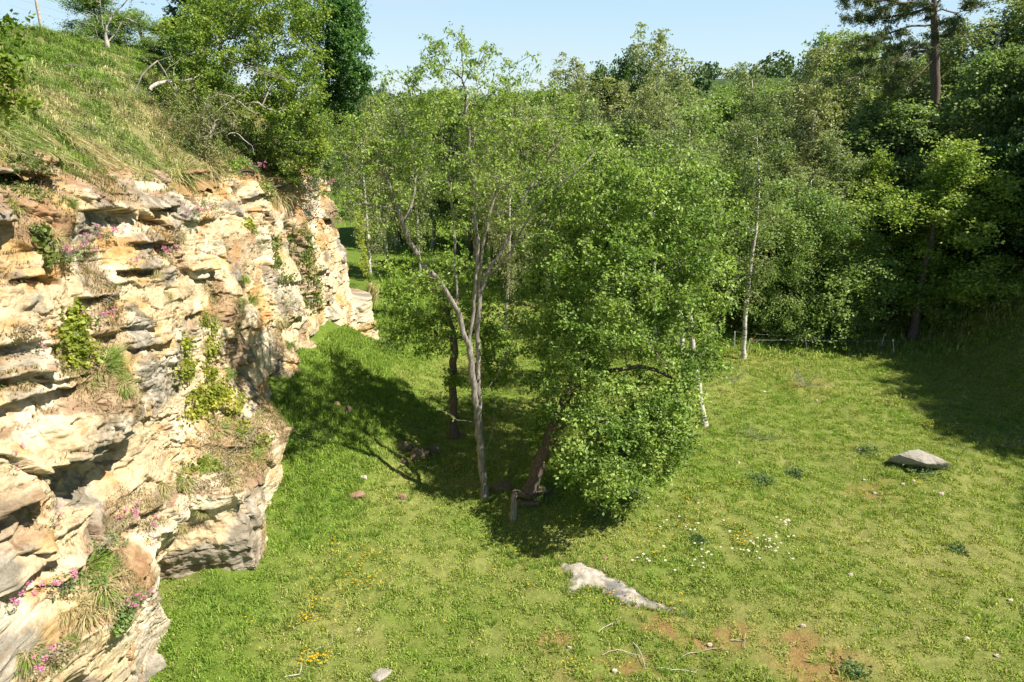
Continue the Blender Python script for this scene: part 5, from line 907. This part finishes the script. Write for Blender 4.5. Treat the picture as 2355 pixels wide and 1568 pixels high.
# flat outcrop
lo, hi = slabP.min(0) - .1, slabP.max(0) + .1; gx = np.arange(lo[0], hi[0], .03); gy = np.arange(lo[1], hi[1], .03); X_, Y_ = np.meshgrid(gx, gy, indexing='ij')
wx, wy = X_ + .05 * noise(X_ * 5, Y_ * 5, 210), Y_ + .05 * noise(X_ * 5, Y_ * 5, 211); ins = inside(slabP, wx, wy)
dd = np.full(X_.shape, 9.0)
for a_, b_ in zip(slabP, np.roll(slabP, -1, 0)):
    ab = b_ - a_; t = np.clip(((wx - a_[0]) * ab[0] + (wy - a_[1]) * ab[1]) / (ab @ ab), 0, 1); dd = np.minimum(dd, np.hypot(wx - a_[0] - t * ab[0], wy - a_[1] - t * ab[1]))
dd = np.where(ins, dd, -dd); Zs = G(X_, Y_) + np.clip(dd, -.25, .2) * .35 + .01 + .02 * fbm(X_ * 3, Y_ * 5, 3, 212) * (dd > 0); Fq = grid_faces(len(gx), len(gy)); keep = (dd.reshape(-1)[Fq] > -.2).all(1); Fq = Fq[keep]; us, inv = np.unique(Fq, return_inverse=True)
sc_ = mix3((.42, .395, .35), (.20, .20, .20), sst(-.2, .5, fbm(X_ * 2, Y_ * 3, 4, 213) + .25 * (X_ - X_.mean()))); sc_ = mix3(sc_, (.30, .21, .14), sst(.05, -.02, dd)) * (1 + .25 * fbm(X_ * 7, Y_ * 7, 3, 215))[..., None]
Vs_ = np.stack([X_, Y_, Zs], -1).reshape(-1, 3)[us]; b = np.array([*slabP.mean(0), 0.]); o = pydata('rock_outcrop', Vs_ - b, inv.reshape(-1, 4), M_rock, col=sc_.reshape(-1, 3)[us], smooth=True); o.location = tuple(b); tag(o, 'long bare pale limestone slab breaking through the turf in front', 'rock outcrop')
# broken upright stump between the trunks
p = ground_hit(1180, 1195); b = p - [0, 0, .1]; V, F = None, None
o = post_obj('tree_stump', b, at(1183, 1136, p[1]), .10, .075, M_bark, None, 5); tag(local(o, b), 'broken lichen-grey stump sticking up between the two front trunks', 'stump'); o.location = tuple(b)
o = post_obj('fallen_log', ground_hit(1195, 1165) + [0, 0, .08], ground_hit(1232, 1172) + [.1, .1, .12], .07, .05, M_bark_dark, None, 6); bb = ground_hit(1195, 1165); local(o, bb); o.location = tuple(bb); tag(o, 'short dark log lying right of the broken stump', 'log')

# ================================================================== TWIGS, WEEDS, FENCE
def gl(pts, h=.04): return [ground_hit(u, v) + [0, 0, h * (1 + i % 2)] for i, (u, v) in enumerate(pts)]
for pts, lb, rd in [([(1375, 1457), (1400, 1445), (1418, 1433)], 'pale fallen twig below the flat rock outcrop', .012), ([(1385, 1510), (1425, 1495), (1440, 1500), (1470, 1515)], 'branching dead twig in the dry front turf', .010), ([(1455, 1480), (1475, 1510), (1483, 1540)], 'long thin twig lying towards the bottom edge', .009), ([(1510, 1540), (1560, 1545), (1600, 1550)], 'straight twig low in the front turf', .010), ([(1680, 1475), (1700, 1478), (1712, 1476)], 'short dark twig on the red moss', .010), ([(720, 1500), (745, 1490), (765, 1480)], 'thin pale twig near the yellow flower patch', .008), ([(655, 1560), (690, 1558)], 'short bleached stick near the bottom edge', .014), ([(1560, 1520), (1600, 1500), (1640, 1495)], 'bent twig in front of the red moss', .009)]:
    dead_branch('fallen_twig', [gl(pts)], lb, rd, cat='twig', tip=.004)
def stick_clump(u, v, n, L, label, name='dead_shrub', rad=.012, mat=None):
    r = np.random.default_rng(int(u)); p = ground_hit(u, v); pol = []
    for i in range(n):
        d = r.normal(size=3) * [.8, .6, .35] + [0, 0, .55]; d /= np.linalg.norm(d); pol.append([p + r.normal(size=3) * [.08, .08, 0], p + d * L * .5, p + d * L + r.normal(size=3) * .06])
    pol[0][0] = p - [0, 0, .02]; return dead_branch(name, pol, label, rad, base=p, mat=mat or M_twig, cat='dead shrub')
stick_clump(1745, 1012, 12, .5, 'small spiky dead shrub in the middle of the right meadow'); stick_clump(1852, 888, 14, .6, 'heap of dead brushwood on red earth in the back meadow'); stick_clump(2298, 1030, 5, .8, 'bare upright twigs beside the yellow weed at the right edge', rad=.010); stick_clump(2215, 1035, 1, .3, 'single dead stalk in the right meadow', rad=.012); stick_clump(1685, 880, 7, .35, 'low scrap of dead twigs behind the leaning birch')
def weed(u, v, s_, label, c1, c2, n=260, seed=0):
    r = np.random.default_rng(800 + seed); p = ground_hit(u, v); e = empty('leafy_weed', p, label, 'weed'); q = r.normal(size=(n, 3)) * [s_, s_, s_ * .55]; q[:, 2] = np.abs(q[:, 2]) + .02; V, F, cl = leaves(q, .06, .6, clump_col(q + p, c1, c2, r, 5, seed), r); pydata('foliage', V, F, M_leaf, e, col=cl)
    Vs, Fs = [], []; nv = 0
    for i in range(6):
        t = r.normal(size=3) * [s_, s_, 0] + [0, 0, s_ * .9]; V, F = pole(np.array([[0, 0, -.02], t * .5, t]), .006, .003); Vs.append(V); Fs.append(F + nv); nv += len(V)
    pydata('stems', np.concatenate(Vs), np.concatenate(Fs), M_twig, e)
yg = ((.18, .25, .03), (.34, .38, .06)); dg = ((.05, .11, .03), (.12, .20, .06))
for i, (u, v, s_, cl, lb) in enumerate([(2055, 929, .22, yg, 'yellow-green bramble clump in front of the shadow edge'), (2298, 1028, .28, yg, 'large yellow weed clump at the shadow edge, far right'), (2203, 998, .2, yg, 'flat yellow weed between the two bramble clumps at right'), (2136, 980, .15, yg, 'small yellow weed above the wedge boulder'), (1993, 1040, .18, dg, 'dark green weed left of the wedge boulder'), (2122, 1088, .2, dg, 'dark leafy weed growing under the wedge boulder'), (1752, 1106, .17, dg, 'dark green weed alone in the middle of the meadow'), (1828, 1092, .14, dg, 'small dark weed right of the lone middle weed'), (1605, 1245, .1, dg, 'tiny dark weed among the daisies'), (2200, 1268, .12, dg, 'tiny dark weed in the right foreground'), (1960, 1548, .14, dg, 'dark weed near the bottom edge'), (1450, 1140, .2, dg, 'leafy weed under the sweeping crown'), (1700, 1115, .12, yg, 'pale weed left of the lone middle weed'), (1375, 1190, .2, dg, 'shaded weed under the leaning tree'), (960, 1065, .2, yg, 'bright nettle-like weed before the mossy heap'), (1045, 1075, .2, yg, 'bright weed right of the mossy heap'), (1920, 780, .3, yg, 'rough green weed at the fence foot'), (1800, 790, .3, yg, 'bright weed at the fence left of the leaning post'), (700, 1010, .3, dg, 'broad-leaved weed on the mound by the cliff'), (890, 800, .35, dg, 'nettle clump beside the far end of the cliff'), (1255, 1150, .22, dg, 'weed at the foot of the leaning trunk')]):
    weed(u, v, s_, lb, cl[0], cl[1], int(150 + 900 * s_), i)
M_steel = solid_mat('galvanised_steel', (.45, .47, .50), (.65, .67, .70), 20, .45, 0, spec=.5)
def plain(name, colr, rough=.5):
    m, nt, out = mat_new(name); p = N(nt, 'ShaderNodeBsdfPrincipled'); p.inputs['Base Color'].default_value = (*colr, 1); p.inputs['Roughness'].default_value = rough; nt.links.new(p.outputs[0], out.inputs[0]); return m
M_orange = plain('orange_plastic', (.75, .16, .03)); M_white = plain('white_plastic', (.8, .8, .8))
PF = [((1690, 800), (1690, 762), None), ((1712, 812), (1727, 789), M_orange), ((1857, 808), (1852, 773), M_orange), ((2026, 800), (2033, 775), M_orange), ((2058, 815), (2053, 787), M_white)]
f0_ = ground_hit(1857, 808); fe = empty('electric_fence', f0_, 'low electric fence with thin steel posts and wires before the hazel bushes', 'fence'); tops = []
for (a_, t_, im) in PF:
    A0 = ground_hit(*a_); T0 = at(*t_, A0[1] + .02); T0[2] = max(T0[2], A0[2] + .6); o = local(post_obj('post', A0 - [0, 0, .1], T0, .014, .014, M_steel, fe, 1), f0_); tops.append(T0)
    if im:
        k = local(post_obj('insulator', T0 - [0, .0, .03], T0 + [0, 0, .04], .035, .028, im, o, 2), f0_)
for i, j, dz in ((0, 2, 0), (1, 2, -.05), (2, 4, -.12), (1, 4, 0), (2, 3, 0)):
    q = np.linspace(tops[i] + [0, 0, dz], tops[j] + [0, 0, dz if j != 4 else 0], 14); q[:, 2] -= .05 * np.sin(np.linspace(0, np.pi, 14)); V, F = pole(q, .0016); pydata('wire', V - f0_, F, M_steel, fe)

# ================================================================== MEADOW FLOWERS
def flower_mesh(name, rad, col, centre, npet, h, seed):
    V, F, cl = [], [], []; n = 0
    for k in range(npet):
        a = 2 * np.pi * k / npet; d = np.array([np.cos(a), np.sin(a), .12]); s_ = np.array([-np.sin(a), np.cos(a), 0]) * rad * (1.5 / npet) ; c0 = np.array([0, 0, h]); V += [c0 + d * rad * .15, c0 + d * rad * .6 + s_, c0 + d * rad, c0 + d * rad * .6 - s_]; F.append([n, n + 1, n + 2, n + 3]); n += 4; cl += [col] * 4
    m = 6
    for k in range(m):
        a = 2 * np.pi * k / m; a2 = 2 * np.pi * (k + 1) / m; V += [np.array([0, 0, h + rad * .22]), np.array([np.cos(a), np.sin(a), 0]) * rad * .3 + [0, 0, h + rad * .08], np.array([np.cos(a2), np.sin(a2), 0]) * rad * .3 + [0, 0, h + rad * .08], np.array([np.cos(a2), np.sin(a2), 0]) * rad * .15 + [0, 0, h + rad * .18]]; F.append([n, n + 1, n + 2, n + 3]); n += 4; cl += [centre] * 4
    st = np.array([[-.002, 0, 0], [.002, 0, 0], [.002, 0, h], [-.002, 0, h]]); V += list(st); F.append([n, n + 1, n + 2, n + 3]); cl += [(.12, .2, .04)] * 4
    st = np.array([[0, -.002, 0], [0, .002, 0], [0, .002, h], [0, -.002, h]]); n += 4; V += list(st); F.append([n, n + 1, n + 2, n + 3]); cl += [(.12, .2, .04)] * 4
    return pydata(name, np.array(V), np.array(F), M_petal, col=np.array(cl), link=False)
daisy = flower_mesh('daisy', .034, (.85, .85, .82), (.75, .5, .05), 9, .16, 1); butter = flower_mesh('buttercup', .022, (.85, .52, .02), (.7, .4, .02), 5, .11, 2)
tag(daisy, 'white ox-eye daisy blooming in the right foreground meadow', 'flower', 'white daisies in the right foreground'); tag(butter, 'small yellow flower in a loose patch of the meadow turf', 'flower', 'yellow flowers in the meadow turf')
r = np.random.default_rng(66); dpos = []
for u, v, su, sv, n in [(1800, 1212, 12, 6, 8), (1785, 1252, 25, 8, 12), (1735, 1268, 20, 8, 8), (1650, 1262, 35, 20, 9), (1600, 1230, 60, 25, 10), (1610, 1300, 40, 12, 8), (1480, 1298, 25, 6, 6), (1760, 1290, 50, 15, 7), (1500, 1150, 60, 20, 4)]:
    for _ in range(n): dpos.append((u + r.normal() * su, v + r.normal() * sv))
for u, v in dpos:
    p = ground_hit(u, v); s_ = r.uniform(.8, 1.15); copy_thing(daisy, (p[0], p[1], gz(p)), r.uniform(0, 6), s_)
ypos = []
for u, v, su, sv, n in [(725, 1520, 22, 10, 46), (735, 1385, 30, 28, 40), (830, 1340, 30, 20, 36), (850, 1285, 25, 14, 16), (770, 1262, 20, 10, 12), (705, 1430, 12, 10, 14), (1635, 1130, 30, 12, 16), (1600, 1170, 25, 20, 16), (1500, 1240, 35, 14, 22), (1690, 1195, 50, 25, 18), (1780, 1145, 50, 12, 8), (2112, 1112, 14, 8, 10), (1570, 1000, 20, 15, 14), (1600, 1035, 40, 25, 14), (1712, 1245, 16, 8, 20), (1505, 1275, 25, 8, 10), (1420, 1385, 50, 18, 24), (1560, 1385, 30, 12, 10), (640, 1500, 60, 40, 10), (1300, 1330, 90, 40, 12), (1000, 1300, 140, 60, 18), (1880, 1190, 80, 20, 6), (1040, 1010, 60, 20, 6), (1340, 1540, 40, 15, 14)]:
    for _ in range(n): ypos.append((u + r.normal() * su, v + r.normal() * sv))
ypos = [q for q in ypos if q[1] < 1566]; ypos.sort(key=lambda q: -q[1]); extra = []
for i, (u, v) in enumerate(ypos):
    p = ground_hit(u, v)
    if i < 295: copy_thing(butter, (p[0], p[1], gz(p)), r.uniform(0, 6), r.uniform(.75, 1.2))
    else: extra.append((p[0], p[1], gz(p)))
if extra:
    bv = np.empty(len(butter.data.vertices) * 3, np.float32); butter.data.vertices.foreach_get('co', bv); bv = bv.reshape(-1, 3); bc = np.empty(len(bv) * 4, np.float32); butter.data.color_attributes['Col'].data.foreach_get('color', bc); bc = bc.reshape(-1, 4)[:, :3]
    bf = np.array([p.vertices[:] for p in butter.data.polygons]); V, F, cl = merge([(bv + np.array(e_), bf, bc) for e_ in extra]); tag(pydata('yellow_flowers', V, F, M_petal, col=cl), 'sprinkle of tiny yellow flowers farther back in the meadow', 'flowers', kind='stuff')

# ---------------------------------------------------------------- scrub rooted on the rock and bank
def scrub(u, v, su, sv, n, label, c1, c2, seed, lsz=.05, bank=False):
    r = np.random.default_rng(900 + seed)
    if bank: c0 = bank_hit(u, v); P = c0 + r.normal(size=(n, 3)) * [su, su, sv]; P[:, 2] = np.maximum(P[:, 2], c0[2] - sv * .8) + sv * .5
    else: P, c0 = face_pts(u, v, su, sv, n, r, (.02, .26))
    b = P.mean(0); e = empty('rock_scrub' if not bank else 'bramble', b, label, 'scrub'); V, F, cl = leaves(P, lsz, .55, clump_col(P, c1, c2, r, 5, seed), r); pydata('foliage', V - b, F, M_leaf, e, col=cl)
    k = r.choice(n, 16, False); Vs, Fs = [], []; nv = 0
    for q in P[k]:
        V, F = pole(np.array([c0 - [.1, 0, 0], (c0 + q) / 2 + [.03, 0, .05], q]), .006, .003); Vs.append(V); Fs.append(F + nv); nv += len(V)
    pydata('stems', np.concatenate(Vs) - b, np.concatenate(Fs), M_twig, e)
gg = ((.13, .19, .07), (.25, .31, .12)); br = ((.22, .18, .10), (.38, .32, .19)); mg = ((.09, .17, .03), (.19, .28, .05))
for i, (u, v, su, sv, n, cl, lb) in enumerate([(205, 348, 14, 10, 260, gg, 'grey-green leafy weed at the cliff edge near the rock hollow'), (90, 400, 30, 26, 520, br, 'tangled brown and green scrub on the shaded upper left rock'), (400, 545, 12, 22, 260, br, 'withered twiggy plant hanging under the upper grey bed'), (430, 370, 26, 14, 380, gg, 'grey-green scrub on the cliff edge left of the glossy ivy'), (465, 468, 12, 12, 160, gg, 'pale scrub patch right of the upper grey bed'), (660, 700, 12, 26, 300, gg, 'trailing scrub in the cleft above the green weed tuft'), (530, 400, 30, 10, 300, mg, 'leafy fringe under the glossy ivy bush'), (140, 590, 14, 14, 220, gg, 'scrubby plant beside the shaded ledge'), (40, 760, 22, 12, 200, br, 'dry scrub on a ledge in the left shade'), (255, 1245, 20, 14, 260, gg, 'grey-green weed above the lowest grass cushion'), (130, 1345, 14, 12, 200, gg, 'dark-stemmed leafy plant left of the lowest grass cushion'), (120, 1505, 26, 14, 260, br, 'dry weeds over the bottom grey rock'), (560, 1010, 26, 16, 420, br, 'matted dry stalks on the sloping ledge'), (500, 1100, 36, 12, 420, br, 'brown mat of dead grass at the foot of the sloping ledge'), (720, 420, 30, 14, 420, mg, 'green scrub along the far cliff edge'), (770, 390, 22, 22, 420, mg, 'leafy scrub on the far corner of the cliff edge'), (800, 470, 10, 22, 260, mg, 'scrub creeping down the far corner'), (590, 560, 8, 18, 120, gg, 'tiny scrub in the crack right of the small ivy tuft'), (230, 690, 12, 8, 120, br, 'dry moss cushion beside the near grey block')]):
    scrub(u, v, su, sv, n, lb, cl[0], cl[1], i)
for i, (u, v, su, sv, n, cl, lb) in enumerate([(110, 150, .5, .22, 420, mg, 'dark green weed patch high on the grass slope'), (190, 195, .45, .22, 420, mg, 'dark green bramble in the middle of the grass slope'), (60, 190, .4, .2, 300, mg, 'leafy weed patch at the left of the grass slope'), (265, 130, .4, .2, 320, mg, 'bramble at the foot of the young tree'), (300, 220, .4, .2, 320, mg, 'bramble right of the middle of the grass slope'), (385, 290, .5, .25, 620, br, 'brown thicket where the slope meets the hawthorn'), (350, 250, .35, .2, 320, gg, 'low scrub under the bleached dead branch'), (430, 300, .5, .3, 700, mg, 'green undergrowth beneath the hawthorn'), (25, 60, .5, .3, 520, mg, 'bright scrub in the upper left corner of the slope'), (150, 90, .5, .2, 380, mg, 'low scrub below the first fence post'), (200, 300, .4, .14, 260, gg, 'low grey-green herbs near the cliff edge'), (225, 60, .6, .3, 560, mg, 'green thicket on the ridge left of the young tree'), (290, 95, .6, .3, 560, mg, 'green thicket on the ridge right of the young tree')]):
    scrub(u, v, su, sv, n, lb, cl[0], cl[1], 40 + i, .055, True)
